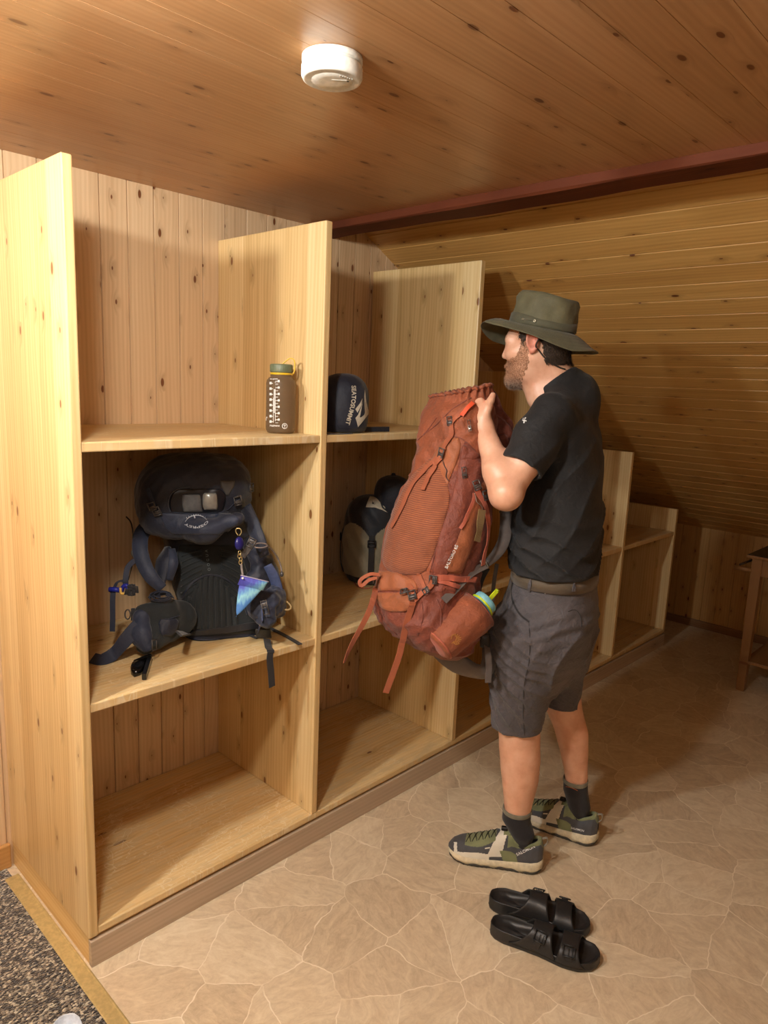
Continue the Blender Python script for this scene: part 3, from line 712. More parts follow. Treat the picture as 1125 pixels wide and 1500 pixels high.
# eyebrow, near side
# ---- t-shirt
M_shirt = fabric('black_jersey', rgb(25, 26, 28), 1400, .74, .12, .6, .06, bd=.008)
Cc = np.array([1.27, -.55]); 
S_ = Field((.95, -.88, .93), (1.56, -.16, 1.66), .0038)
S_.stack([pxrow(*r, grow=.0) for r in [(548, 822, 846, 2.20, .05), (558, 806, 852, 2.20, .088), (570, 797, 862, 2.20, .135), (588, 790, 872, 2.20, .172), (612, 785, 882, 2.20, .196), (650, 782, 890.5, 2.20, .198), (700, 775, 890, 2.20, .195), (760, 742, 885, 2.20, .188), (800, 743, 881, 2.20, .186), (830, 746, 878, 2.20, .184), (850, 748, 877, 2.20, .184)]], Fb, Lb, 0, n=2.3)
for S0_, E0, tt in ((LS, LE, 1), (RSh, REl, 0)):
    dd = nrm(E0-S0_); e = S0_+dd*(.188 if tt else .16)
    S_.cone(S0_, S0_+dd*.10, .062, .063, .045); S_.cone(S0_+dd*.10, e, .063, .064, .03)
    S_.comb(lambda P, e=e, dd=dd: np.where(((P[0]-e[0])**2+(P[1]-e[1])**2+(P[2]-e[2])**2) < .011, (P[0]-e[0])*dd[0]+(P[1]-e[1])*dd[1]+(P[2]-e[2])*dd[2], -1.), e-.11, e+.11, 0, 'x', 0)
S_.cone(NT, NB, .064, .072, .03); S_.cone(NB, at(836, 585, 2.2), .07, .09, .04)
nax = nrm(NT-NB)
cb, cf_ = at(838, 543, 2.21), at(783, 577, 2.16); pn = nrm(np.cross(cf_-cb, Lb)); pn = pn if pn[2] > 0 else -pn
cm = (cb+cf_)/2
S_.comb(lambda P: np.where(((P[0]-cm[0])**2+(P[1]-cm[1])**2+(P[2]-cm[2])**2) < .0200, (P[0]-cm[0])*pn[0]+(P[1]-cm[1])*pn[1]+(P[2]-cm[2])*pn[2], -1.), cm-.15, cm+.15, 0, 'x', 0)
ELx = at(741, 722, 1.965)
def folds(P):
    x, y, z = P
    a = (x-1.3)*Fb[0]+(y+.55)*Fb[1]; b = (x-1.3)*Lb[0]+(y+.55)*Lb[1]
    low = 1/(1+np.exp((z-1.12)/.035)); s1 = np.sin((z*1.0+b*.55-a*.35)*62+1.5*np.sin(a*14+b*9+z*8))
    mid = np.exp(-((z-1.2)/.16)**2); s2 = np.sin((a*.8+z*.75+b*.3)*38+1.2*np.sin(z*17+b*8))
    up = np.exp(-((z-1.42)/.1)**2); s3 = np.sin((a*.3+z*.9-b*.8)*44+np.sin(a*20))
    dmp = np.clip((z-.972)/.06, .12, 1)
    return dmp*(.0085*low*(1-2*np.abs(s1)**.7)+.0075*mid*(1-2*np.abs(s2)**.6)*.8+.003*up*s3+.0012*snoise(P, 9, 4))+.004*np.clip((1.02-z)/.04, 0, 1)
S_.disp(folds)
S_.cut((1.27, -.55, at(813, 839, 2.10)[2]-.010), (0, 0, -1))
# openings
S_.cone(NB-nax*.04, NT+nax*.08, .0635, .0625, .004, 's', sq=(Lh, 1.05))
for S0_, E0, Wr in ((LS, LE, LW), (RSh, REl, RW)):
    dd = nrm(E0-S0_); S_.cone(S0_+dd*.10, E0, .0535, .0525, .002, 's')
VV, FF = S_.mesh(1); shirt = fmk('t_shirt', VV, FF, M_shirt, man)
cs = Cast(shirt)
# small white emblem on the sleeve
M_white = plain('white_print', rgb(226, 226, 222), .6)
em = [((-.2, -.9), (.2, -.9), (.2, .2), (-.2, .2)), ((-.7, -.25), (.7, -.25), (.7, .1), (-.7, .1)), ((-.15, .35), (.15, .35), (.45, .95), (.0, 1.)), ((-.62, .3), (-.25, .25), (-.45, .75), (-.62, .6))]
V2 = []; F2 = []
for q in em: F2.append(tuple(range(len(V2), len(V2)+4))); V2 += list(q)
def AF(cx, cy, s, ang=0, sy=1.):
    c, sn = math.cos(math.radians(ang)), math.sin(math.radians(ang)); return ((s*c, s*sn*sy, cx), (s*sn, -s*c*sy, cy))
cs.decal('sleeve_emblem', V2, F2, AF(768.5, 616, 4.6, 12), M_white, shirt)
# ---- shorts
M_short = fabric('charcoal_nylon', rgb(84, 80, 84), 1500, .66, .1, .9, .15, bd=.012)
Hh = Field((.97, -.90, .43), (1.60, -.26, 1.02), .004)
Hh.stack([pxrow(*r) for r in [(836, 750, 875, 2.21, .172), (858, 745, 876, 2.22, .178), (885, 735, 877, 2.22, .184), (920, 724, 869, 2.23, .188), (945, 722, 862, 2.25, .175), (975, 740, 846, 2.27, .13), (1000, 760, 828, 2.29, .07)]], Fb, Lb, 0, n=2.3)
Hh.stack([circ(*r) for r in [(920, 722, 812, 2.15), (960, 718, 812, 2.17), (1000, 718, 806, 2.20), (1035, 720, 799, 2.24), (1062, 722, 793, 2.262), (1100, 725, 792, 2.275)]], az_n, np.cross(Zu, az_n), .06, n=2.3)
Hh.stack([circ(*r) for r in [(890, 778, 877, 2.36), (925, 778, 871, 2.365), (955, 780, 864, 2.37), (990, 786, 853, 2.39), (1020, 791, 849, 2.41), (1060, 793, 850, 2.42)]], az_f, np.cross(Zu, az_f), .06, n=2.3)
def sfold(P):
    x, y, z = P
    a = (x-1.28)*Fb[0]+(y+.56)*Fb[1]; b = (x-1.28)*Lb[0]+(y+.56)*Lb[1]
    ft = 1/(1+np.exp(-(a-.02)/.03))
    s1 = np.sin((z*.8-a*.75+b*.4)*72+1.6*np.sin(z*13+b*11)); s2 = np.sin((a*.9+z*.25)*46+np.sin(z*15))
    bk = np.exp(-((z-.72)/.13)**2)
    hipz = np.exp(-((z-.86)/.05)**2); s3 = np.sin(z*150+a*30+2*np.sin(a*25))
    return .0075*ft*np.exp(-((z-.66)/.22)**2)*(1-2*np.abs(s1)**.7)+.0085*(1-ft)*bk*(1-2*np.abs(s2)**.7)+.003*hipz*s3+.0014*snoise(P, 10, 8)
Hh.disp(sfold)
zn = at(758, 1076, 2.20)[2]; zf = at(822, 1040, 2.36)[2]
Lm = np.array([at(790, 1050, 2.33)[0], at(790, 1050, 2.33)[1]])
def hem(P):
    m = (P[0]-1.30)*.85+(P[1]+.53)*(-.15); zz = np.where(m < 0, zn+.03*m, zf); return zz-P[2]
Hh.comb(hem, (.97, -.9, .43), (1.6, -.26, .6), 0, 'x', 0)
Hh.stack([circ(v, l+4, r-4, t) for v, l, r, t in [(1000, 724, 796, 2.21), (1035, 726, 795, 2.24), (1062, 728, 789, 2.262), (1110, 729, 789, 2.28)]], az_n, np.cross(Zu, az_n), 0, 's', n=2.2)
Hh.stack([circ(v, l+4, r-4, t) for v, l, r, t in [(975, 792, 846, 2.39), (1020, 796, 846, 2.41), (1080, 797, 848, 2.43)]], az_f, np.cross(Zu, az_f), 0, 's', n=2.2)
VV, FF = Hh.mesh(1); shorts = fmk('shorts', VV, FF, M_short, man)
ch = Cast(shorts)
M_seam = fabric('dark_seam_thread', rgb(38, 36, 37), 1500, .85, .08)
def seam(c, pts, r, mat, parent, name='seam', lift=.0006, n=8):
    P, Nn = c.path(pts, n, lift); return tube(name, P, r, mat, parent, 6)
P, Nn = ch.path([(752, 851), (749, 868), (753, 885), (762, 900), (775, 911)], 8, .001)
ribbon('pocket_opening', P, Nn, .006, M_seam, shorts, .002)
seam(ch, [(775, 911), (776, 940), (775, 970), (768, 1000), (766, 1040), (768, 1077)], .0011, M_seam, shorts, 'side_seam')
seam(ch, [(832, 896), (842, 893), (850, 902), (852, 918)], .0013, M_seam, shorts, 'back_pocket_seam')
P, Nn = ch.path([(797, 866), (799.5, 866), (801, 864)], 4, .0012); ribbon('shorts_emblem', P, Nn, .002, M_white, shorts, .001)
P, Nn = ch.path([(799, 862.5), (798.5, 870)], 4, .0012); ribbon('shorts_emblem', P, Nn, .002, M_white, shorts, .001)
# belt and loops
M_belt = fabric('brown_webbing_belt', rgb(92, 80, 64), 1200, .7, .1, .3)
th_ = np.linspace(0, 2*np.pi, 72, endpoint=False); R = []
for dv, gr in ((0, .000), (0, .0055), (1, .004), (1, -.003)):
    z_, x_, y_, rf_, rl_ = pxrow(846, 749.5, 875.5, 2.215, .177); zt = at(813, 839+3, 2.10)[2]-.006; zb_ = zt-.034; zz = (zb_, zb_, zt+.004, zt+.004)[(0, 1, 2, 3)[[0, 1, 2, 3][len(R)]]]
    a, b = sup(th_, 2.3); R.append(np.stack([x_+Fb[0]*a*(rf_+gr)+Lb[0]*b*(rl_+gr), y_+Fb[1]*a*(rf_+gr)+Lb[1]*b*(rl_+gr), np.full(72, zz)], 1))
V, Fc = loft_data(np.array(R), False, closed=True); belt = mk('belt', V, Fc, M_belt, man)
cb_ = Cast(belt)
for u0 in (778, 842):
    P = []; Nn = []
    for v_ in np.linspace(828, 866, 8):
        r_ = cb_.px(u0-(v_-845)*.12, v_) or ch.px(u0-(v_-845)*.12, v_)
        if r_: P.append(r_[0]+r_[1]*.003); Nn.append(r_[1])
    if len(P) > 2: ribbon('belt_loop', P, Nn, .011, M_short, shorts, .003)
# ---- hat
M_hat = fabric('olive_waxed_cotton', rgb(98, 94, 68), 1100, .72, .13, .6, .1)
M_hband = fabric('olive_hat_band', rgb(82, 80, 60), 1100, .75, .1)
ti = math.radians(9); Ff = az(109); Lf = az(199); Hf = Ff*math.cos(ti)+Zu*math.sin(ti); Hu = nrm(np.cross(Hf, Lf)); Hu = Hu if Hu[2] > 0 else -Hu
H0 = at(794, 481, 2.17)
def hh(f, l, u): return H0+Hf*f+Lf*l+Hu*u
hat = bpy.data.objects.new('hat', None); COL.objects.link(hat); hat.location = H0; hat.parent = man; hat.matrix_parent_inverse = parent_inv(man)
n = 96; ph = np.linspace(0, 2*np.pi, n, endpoint=False); c, s = np.cos(ph), np.sin(ph)
R = []
for i, (k, u, m) in enumerate([(1.0, -.004, 0), (.995, .012, 0), (.98, .035, .0025), (.955, .058, .0032), (.935, .078, .003), (.91, .091, .002), (.85, .0985, 0), (.76, .1015, 0), (.64, .1005, 0), (.45, .096, 0), (.22, .090, 0)]):
    wr = m*np.sin(ph*7+i*1.3)+m*.7*np.sin(ph*11-i*2.)
    dent = -.006*np.exp(-((k-.5)/.3)**2)
    R.append(np.array([hh((.100*k+w_)*cc, (.087*k+w_)*ss, u+dent*(k < .8)-.010*(k < .9)*(cc < 0)*(-cc)) for cc, ss, w_ in zip(c, s, wr)]))
V, Fc = loft_data(np.array(R), True); mk('hat_crown', V, Fc, M_hat, hat)
# brim
def brim(k, th0):
    out = []
    for p_, cc, ss in zip(ph, c, s):
        wdt = .074+.012*cc*cc-.006*(cc < 0)*cc*cc
        fr = max(cc, 0); bk = max(-cc, 0)
        drop = -np.interp(math.degrees(p_), [0, 30, 60, 95, 135, 165, 195, 225, 265, 310, 335, 360], [.030, .010, .014, .028, .050, .047, .047, .050, .058, .066, .056, .030])
        curl = drop*(k**1.35)+(.010*bk**4*k**5)+.012*fr*k*(1-k)*4+ .0015*math.sin(5*p_)*k*k
        out.append(hh((.1005+wdt*k)*cc*(1.0), (.0875+wdt*k*(.93-.08*k))*ss, -.002+curl+th0))
    return np.array(out)
R = [brim(k, 0) for k in np.linspace(0, 1, 12)]+[brim(1.012, -.0012)]+[brim(k, -.0026) for k in np.linspace(1, 0, 12)]
V, Fc = loft_data(np.array(R), False, closed=True); brim_o = mk('hat_brim', V, Fc, M_hat, hat)
for k in (.25, .42, .6, .78, .93):
    tube('brim_stitching', brim(k, .0002), .0006, M_hband, brim_o, 5, closed=True)
R = []
for i, u in enumerate((.0, .002, .024, .026)):
    e = (.0005, .0035, .003, .0)[i]; k = 1-.02*u/.03
    R.append(np.array([hh((.1005*k+e)*cc, (.0875*k+e)*ss, u+.006*math.sin(p_*2+.5)*(i > 1)) for p_, cc, ss in zip(ph, c, s)]))
V, Fc = loft_data(np.array(R), False); band = mk('hat_band', V, Fc, M_hband, hat)
M_eye = plain('eyelet_metal', rgb(150, 142, 120), .35, .8)
eyep = []
for a_ in (64, 86):
    p_ = math.radians(a_); e = hh(.104*math.cos(p_)-.003, .0915*math.sin(p_), .013); nn_ = nrm(Hf*math.cos(p_)+Lf*math.sin(p_)); eyep.append(e)
    V, Fc = lathe_data(e, [(.0022, .001), (.0035, .002), (.0046, .0008), (.0046, -.001)], nn_, 16); mk('eyelet', V, Fc, M_eye, band)
tube('band_cord', [eyep[0]+(Lf*.0012), (eyep[0]+eyep[1])/2+Lf*.0045, eyep[1]+Lf*.0012], .0009, M_hband, band, 6)
M_cord = plain('dark_chin_cord', rgb(48, 40, 30), .7)
bodyc = Cast(body)
def cpt(u, v, e):
    h = bodyc.px(u, v); t_ = (h[0]-CAM)@FW if h else 2.14
    return at(u, v, min(t_, 2.16)-e)
side_pt = hh(-.012, .086, -.006)
cp = [hh(-.030, .092, -.012)]+[cpt(785, 505, .004), cpt(790, 514, .004), cpt(798, 524, .004), cpt(808, 532, .004), cpt(819, 538, .004), cpt(828, 541, .005)]
tube('chin_cord', spline(cp, 8), .0022, M_cord, hat, 8)
tube('chin_cord', spline([at(834, 512, 2.21), at(836, 524, 2.20), at(833, 536, 2.175), at(828, 541, 2.15)], 8), .0022, M_cord, hat, 8)
V, Fc = lathe_data(at(828, 541, 2.148), [(.002, -.008), (.0045, -.006), (.005, 0), (.0045, .006), (.002, .008)], (0.3, .2, -1), 14); mk('cord_lock', V, Fc, M_cord, hat)
# ================================================================== SOCKS, SHOES, SANDALS
def gsolid(P, Nn, th, close=False):
    """a sheet (m x n x 3) with thickness"""
    P = np.asarray(P); Nn = np.asarray(Nn); m, n = P.shape[:2]; T_ = P+Nn*th/2; B_ = P-Nn*th/2
    V = np.vstack([T_.reshape(-1, 3), B_.reshape(-1, 3)]); k = m*n; F = []
    for i in range(m-1):
        for j in range(n-1):
            a = i*n+j; F.append((a, a+1, a+n+1, a+n)); F.append((k+a, k+a+n, k+a+n+1, k+a+1))
    for j in range(n-1):
        F.append((j, k+j, k+j+1, j+1)); a = (m-1)*n+j; F.append((a, a+1, k+a+1, k+a))
    for i in range(m-1):
        a = i*n; F.append((a, a+n, k+a+n, k+a)); a = i*n+n-1; F.append((a, k+a, k+a+n, a+n))
    return V, F
def gnorm(P):
    du = np.gradient(P, axis=0); dv = np.gradient(P, axis=1); return nrm(np.cross(du, dv))
M_sock = fabric('black_knit_sock', rgb(34, 34, 38), 1600, .9, .12, .4, .15)
M_cuff = fabric('grey_sock_cuff', rgb(126, 122, 104), 1600, .9, .15)
M_orange = fabric('orange_thread', rgb(190, 96, 40), 1600, .8)
def sock(rows, cuff, name='sock'):
    th = np.linspace(0, 2*np.pi, 36, endpoint=False); R = []
    for v, l, r, t in rows:
        c_ = at((l+r)/2, v, t); rad = (r-l)/2*t/FPX
        R.append(np.stack([c_[0]+rad*np.cos(th), c_[1]+rad*np.sin(th), np.full(36, c_[2])+.0006*np.sin(th*12)], 1))
    m = len(R); RR = []
    for i in range(m-1):
        for k in range(5): a = k/5; RR.append(R[i]*(1-a)+R[i+1]*a)
    RR.append(R[-1]); V, F = loft_data(np.array(RR), False)
    o = mk(name, V, F, M_sock, man)
    c_ = R[0].mean(0); rad = np.linalg.norm(R[0][0]-c_)
    V, F = lathe_data(c_, [(rad*.96, .001), (rad*1.02, .003), (rad*1.045, 0), (rad*1.045, -.010), (rad*1.02, -.0125)], (0, 0, 1), 40, False); mk('sock_cuff', V, F, M_cuff, o)
    return o
def to_px(P):
    q = np.asarray(P)-CAM; z = q@FW; return 562.5+FPX*(q@RT)/z, 750-FPX*(q@UP)/z, z
def prow(P, r):
    u, v, t = to_px(P); h = r*FPX/t; return (v, u-h, u+h, t)
SH = [((1.222, -.612, 0), (1.070, -.345, 0)), ((1.480, -.672, 0), (1.418, -.372, 0))]
def along(k, a, z): H_, T_ = np.array(SH[k][0]), np.array(SH[k][1]); return H_+(T_-H_)*a+np.array([0, 0, z])
s1 = sock([(1184, 737.5, 778, 2.32), (1200, 735.5, 777, 2.328), prow(along(0, .235, .118), .040), prow(along(0, .225, .095), .032), prow(along(0, .21, .05), .026)], 1)
s2 = sock([(1141, 826, 860.5, 2.46), (1158, 825.5, 861, 2.468), prow(along(1, .235, .118), .039), prow(along(1, .225, .095), .031), prow(along(1, .21, .05), .026)], 1)
cc = Cast(s1); P, Nn = cc.path([(751, 1197.5), (760, 1196.5), (769, 1197)], 5, .0008); ribbon('stitched_mark', P, Nn, .0022, M_orange, s1, .0008)
cc = Cast(s2); P, Nn = cc.path([(829, 1152), (838, 1154), (846, 1158)], 5, .0008); ribbon('stitched_mark', P, Nn, .0018, M_orange, s2, .0008)
M_char = fabric('charcoal_mesh', rgb(74, 76, 80), 1300, .8, .14)
M_wht = fabric('cream_overlay', rgb(226, 222, 206), 1500, .6, .05)
M_olv = fabric('olive_shoe_fabric', rgb(124, 130, 92), 1200, .8, .14)
M_cream = plain('cream_foam', rgb(216, 206, 176), .7)
M_out = plain('dark_outsole_rubber', rgb(72, 70, 64), .75)
M_black = plain('black_plastic', rgb(24, 24, 26), .4)
M_grey = plain('grey_plastic', rgb(104, 104, 104), .45)
M_warmg = fabric('taupe_overlay', rgb(150, 142, 124), 1200, .75, .1)
def shoe(name, Hl, Tt, near, pal):
    Hl = np.asarray(Hl, float); Tt = np.asarray(Tt, float); L = np.linalg.norm(Tt-Hl); X = nrm(Tt-Hl); Y = np.cross([0, 0, 1.], X); Z = np.array([0, 0, 1.])
    def W(s): return np.interp(s, [0, .012, .05, .12, .3, .5, .68, .82, .92, .975, 1], [.007, .021, .034, .041, .042, .046, .053, .051, .041, .026, .007])
    def ZS(s): return np.interp(s, [0, .1, .35, .6, .85, 1], [.046, .042, .034, .030, .029, .036])
    def HT_(s): return np.interp(s, [0, .03, .10, .18, .27, .33, .40, .48, .6, .75, .87, .95, 1], [.086, .112, .104, .090, .098, .120, .122, .111, .094, .076, .067, .056, .040])
    def cv(s): return np.interp(s, [0, .4, .7, 1], [0, 0, .003, .010])*(1 if near else -1)
    def pt(s, y, z): return Hl+X*s*L+Y*(y+cv(s))+Z*z
    root = None
    # upper
    ss = np.concatenate([[0, .006, .015], np.linspace(.025, .98, 150), [.988, .995, 1]]); ph = np.linspace(0, np.pi, 97); P = []
    for s in ss:
        w = W(s)*.94; zs = ZS(s)-.006; h = HT_(s); row = []
        for p_ in ph:
            q = math.sin(p_); y = w*np.sign(math.cos(p_))*abs(math.cos(p_))**float(np.interp(s, [.3, .42], [.45, .75]))*(1-float(np.interp(s, [.3, .45], [.10, 0]))*q); row.append(pt(s, y, zs+(h-zs)*q**.85))
        P.append(row)
    P = np.array(P); m, n = P.shape[:2]; F = []; MI = []
    for i in range(m-1):
        for j in range(n-1):
            s = (ss[i]+ss[i+1])/2; a_ = (ph[j]+ph[j+1])/2; q = math.sin(a_)
            if .05 < s < .32 and q > .965: continue
            z = 0
            A_ = min(a_, math.pi-a_)/1.5708
            if .55 < s < .93 and A_ < .16+.10*math.sin((s-.55)/.38*3.14): z = 1
            if .885+.03*A_ < s < .925+.02*A_ and A_ < .75: z = 1
            if .37+.06*(1-A_) < s < .46+.13*(1-A_) and A_ > .10: z = 1
            if A_ > .58-.12*math.sin((s-.5)/.32*3.14) and .50 < s < .82: z = 2
            if A_ > .72 and .30 < s < .42: z = 2
            if s < .37 and A_ > .62-.30*max(0, (s-.2)/.17): z = 2
            if A_ < .26 and .25+.1*A_ < s < .40+.2*A_: z = 2
            if .90 > s > .55 and .36 < A_ < .40: z = 1 if s < .6 else z
            F.append((i*n+j, i*n+j+1, (i+1)*n+j+1, (i+1)*n+j)); MI.append(z)
    up = mk('shoe', P.reshape(-1, 3), F, pal[:3], man, True, MI); up.name = name
    # sole: outline rings
    so = np.concatenate([[0], np.linspace(.012, .975, 44), [1]]); out = [(s, -1) for s in so]+[(s, 1) for s in so[::-1][1:-1]]
    def ring(k, zf): return np.array([pt(.5+(s-.5)*(1+(k-1)*.35), sd*W(s)*k, zf(s)) for s, sd in out])
    spr = lambda s: .013*max(0, (s-.78)/.22)**2+.006*max(0, (.08-s)/.08)
    wave = lambda s: .004*math.sin(s*21)+.003*math.sin(s*47)
    R = [ring(.93, lambda s: spr(s)+.001), ring(.97, lambda s: spr(s)+.001+.0035*(math.sin(s*120) > 0)), ring(1.0, lambda s: spr(s)+.004), ring(1.05, lambda s: spr(s)+.012+wave(s)*.6)]
    V, F = loft_data(np.array(R), True); mk('outsole', V, F, M_out, up)
    R = [ring(1.035, lambda s: spr(s)+.010+wave(s)*.6), ring(1.07, lambda s: spr(s)+.018), ring(1.06, lambda s: ZS(s)-.005), ring(1.0, lambda s: ZS(s)), ring(.92, lambda s: ZS(s))]
    V, F = loft_data(np.array(R), True); mk('midsole', V, F, M_cream, up)
    # collar
    cp = []
    for s, y in [(.045, 0), (.06, .6), (.11, .9), (.2, 1.), (.29, .95), (.335, .6), (.345, 0), (.335, -.6), (.29, -.95), (.2, -1.), (.11, -.9), (.06, -.6)]:
        w = W(max(s, .1))*.94*.62; cp.append(pt(s, y*w, HT_(s)-.003-.004*abs(y)))
    cp = spline(cp+[cp[0]], 5)[:-1]; tube('collar_padding', cp, .0058, M_olv, up, 10, closed=True)
    # laces
    lc = []
    for k_, s in enumerate(np.linspace(.50, .76, 5)):
        q = math.sin(math.radians(62)); 
        a = pt(s, W(s)*.48, HT_(s)-.004); b = pt(s+.05, -W(s)*.48, HT_(s+.05)-.003); mid = pt(s+.025, 0, HT_(s+.025)+.003)
        lc.append(tube_data(spline([a, mid, b], 5), .0012, 6)); a = pt(s, -W(s)*.48, HT_(s)-.004); b = pt(s+.05, W(s)*.48, HT_(s+.05)-.003)
        lc.append(tube_data(spline([a, mid, b], 5), .0012, 6))
    V, F, _ = join_data([d for d in lc]); mk('laces', V, F, M_black, up)
    V, F = boxd(pt(.42, .004, HT_(.42)+.006), (X, Y, Z), (.010, .007, .006)); mk('lace_toggle', V, F, M_black, up, False)
    lp = [pt(.004, 0, .085), pt(-.03, 0, .098), pt(-.028, 0, .116), pt(.02, 0, .112)]; P_ = spline(lp, 6); ribbon('heel_loop', P_, nrm(np.cross(np.gradient(P_, axis=0), Y)), .010, M_warmg, up, .002)
    t_ = [pt(.38, 0, .10), pt(.345, 0, .125), pt(.32, 0, .136)]; P_ = spline(t_, 6); ribbon('tongue', P_, nrm(np.cross(np.gradient(P_, axis=0), Y)), .045, M_olv, up, .006)
    return up
sh1 = shoe('shoe', *SH[0], True, [M_char, M_wht, M_olv])
sh2 = shoe('shoe', *SH[1], False, [M_char, M_wht, M_olv])
def AF2(cx, cy, s, ang):
    c, sn = math.cos(math.radians(ang)), math.sin(math.radians(ang)); return ((s*c, s*sn, cx), (s*sn, -s*c, cy))
for o_, (cx, cy, ang, sz) in ((sh1, (770, 1246, -25, 6.0)), (sh2, (846, 1215, 14, 4.))):
    c_ = Cast(o_); V2, F2 = text2d('SALOMON', 1, 1.05, .02); c_.decal('shoe_lettering', V2, F2, AF2(cx, cy, sz, ang), M_white, o_, .0008)
# ---- sandals
g = G('black_eva_foam'); nz_ = g.noise(g.obj(), 300, 3); M_eva = g.fin(g.mix(nz_, rgb(26, 27, 28), rgb(44, 45, 46)), .42, nz_, .2, .001)
M_buck = plain('black_buckle', rgb(38, 40, 42), .35)
def sandal(label, Hl, Tt, side, mouth):
    Hl = np.asarray(Hl, float); Tt = np.asarray(Tt, float); L = np.linalg.norm(Tt-Hl); X = nrm(Tt-Hl); Y = np.cross([0, 0, 1.], X); Z = np.array([0, 0, 1.])
    if side < 0: pass
    def WL(s): return np.interp(s, [0, .015, .06, .14, .3, .48, .68, .84, .94, .985, 1], [.006, .018, .029, .036, .036, .039, .050, .050, .038, .018, .004])
    def cvv(s): return side*np.interp(s, [0, .4, .75, 1], [0, 0, -.002, -.012])
    def pt(s, y, z): return Hl+X*s*L+Y*(y+cvv(s))+Z*z
    root = thing('sandal', label, 'sandal', tuple((Hl+Tt)/2))
    so = np.concatenate([[0, .005], np.linspace(.015, .985, 46), [.996, 1]]); out = [(s, -1) for s in so]+[(s, 1) for s in so[::-1][1:-1]]
    def rim(s): return np.interp(s, [0, .15, .4, .6, .85, 1], [.040, .042, .038, .030, .028, .031])
    def bed(s): return np.interp(s, [0, .15, .4, .6, .85, 1], [.024, .020, .026, .022, .020, .022])
    def ring(k, zf): return np.array([pt(.5+(s-.5)*(1-(1-k)*.42), sd*WL(s)*k, zf(s)) for s, sd in out])
    tr = lambda s: .0012*math.sin(s*260)
    R = [ring(.93, lambda s: .001), ring(.98, lambda s: .003+0*tr(s)), ring(1.0, lambda s: .007), ring(1.015, lambda s: .010+tr(s)), ring(.995, lambda s: .013), ring(1.0, lambda s: rim(s)-.004), ring(.985, rim), ring(.94, lambda s: rim(s)-.001), ring(.88, lambda s: rim(s)*.5+bed(s)*.5), ring(.74, bed), ring(.45, lambda s: bed(s)-.001), ring(.12, lambda s: bed(s)-.001)]
    V, F = loft_data(np.array(R), True); mk('footbed', V, F, M_eva, root)
    aa = np.linspace(0, np.pi, 33); L1 = []
    for tops, bots, Ht in (((.40, .575), (.20, .640), .070), ((.66, .815), (.625, .885), .060)):
        P = []
        for a in aa:
            q = math.sin(a)**.55; s0 = bots[0]*(1-q)+tops[0]*q; s1 = bots[1]*(1-q)+tops[1]*q; row = []
            for b in np.linspace(0, 1, 13):
                s = s0+(s1-s0)*b; w = WL(min(s, .95))*1.035; hh_ = Ht-.012*max(0, (s-.4))*1.2
                row.append(pt(s, w*np.sign(math.cos(a))*abs(math.cos(a))**.72, .016+(hh_-.016)*math.sin(a)**.9))
            P.append(row)
        P = np.array(P); V, F = gsolid(P, gnorm(P), .0045); st = mk('strap', V, F, M_eva, root)
        # buckle on the outer side
        a = math.radians(48 if side > 0 else 132); j = int(round(a/np.pi*32)); mid = P[j, 6]; nv = gnorm(P)[j, 6]; nv = nv if nv[2] > 0 else -nv
        al = nrm(P[j+1, 6]-P[j-1, 6]); al = al if al[2] > 0 else -al; fw_ = nrm(np.cross(al, nv))
        lp_ = [P[k, 6]+nv*.0042 for k in (range(1, j+3) if side > 0 else range(31, j-3, -1))]
        ribbon('buckle_strap', spline(lp_[2:], 3), np.array([nv]*((len(lp_)-3)*3+1)), .019, M_eva, st, .0035)
        c0 = mid+nv*.0065; fr = [c0+al*x_*.014+fw_*y_*.015 for x_, y_ in ((1, 1), (1, -1), (-1, -1), (-1, 1))]
        L_ = [tube_data([fr[k], fr[(k+1) % 4]], .0021, 8) for k in range(4)]+[tube_data([c0-al*.014, c0+al*.006+nv*.002], .0012, 6)]
        V, F, _ = join_data(L_); mk('buckle', V, F, M_buck, st)
    return root
sandal('black foam two-strap sandal nearest the camera, its buckles facing the room', (.880, -.652, 0), (.987, -.936, 0), -1, 0)
sandal('black foam two-strap sandal lying behind its mate, closer to the man\'s shoe', (.964, -.586, 0), (1.098, -.850, 0), 1, 0)
# ================================================================== RUST-COLOURED BACKPACK
RUST = rgb(166, 84, 52)
M_rust = fabric('rust_ripstop', rgb(146, 77, 46), 1300, .62, .10, .9, .15, bd=.009)
M_rust2 = fabric('rust_orange_nylon', rgb(160, 92, 56), 1300, .6, .08, .8, .15, bd=.006)
M_mesh = fabric('ribbed_stretch_mesh', rgb(158, 92, 58), 900, .8, .08, .25, .2, stripes=(1150, rgb(124, 66, 46)))
M_maroon = fabric('maroon_nylon', rgb(124, 60, 42), 1300, .55, .10, 1., .15, bd=.010)
M_strap = fabric('rust_webbing', rgb(162, 87, 55), 1000, .7, .06, .2)
M_strap2 = fabric('salmon_webbing', rgb(176, 90, 66), 1000, .7, .05, .2)
M_tab = fabric('bright_orange_tab', rgb(232, 86, 44), 1000, .6, .04, .2)
M_gstrap = fabric('grey_webbing', rgb(92, 84, 80), 1000, .75, .08, .2)
M_gpad = fabric('grey_padded_mesh', rgb(104, 98, 96), 700, .85, .12, .4)
M_dark = fabric('black_webbing', rgb(34, 34, 38), 1000, .75, .08, .2)
M_metal = plain('satin_metal', rgb(170, 168, 162), .3, .85)
M_bkl = plain('gunmetal_buckle', rgb(84, 80, 78), .4, .3)
M_khaki = fabric('khaki_tag', rgb(150, 128, 82), 1000, .8, .05)
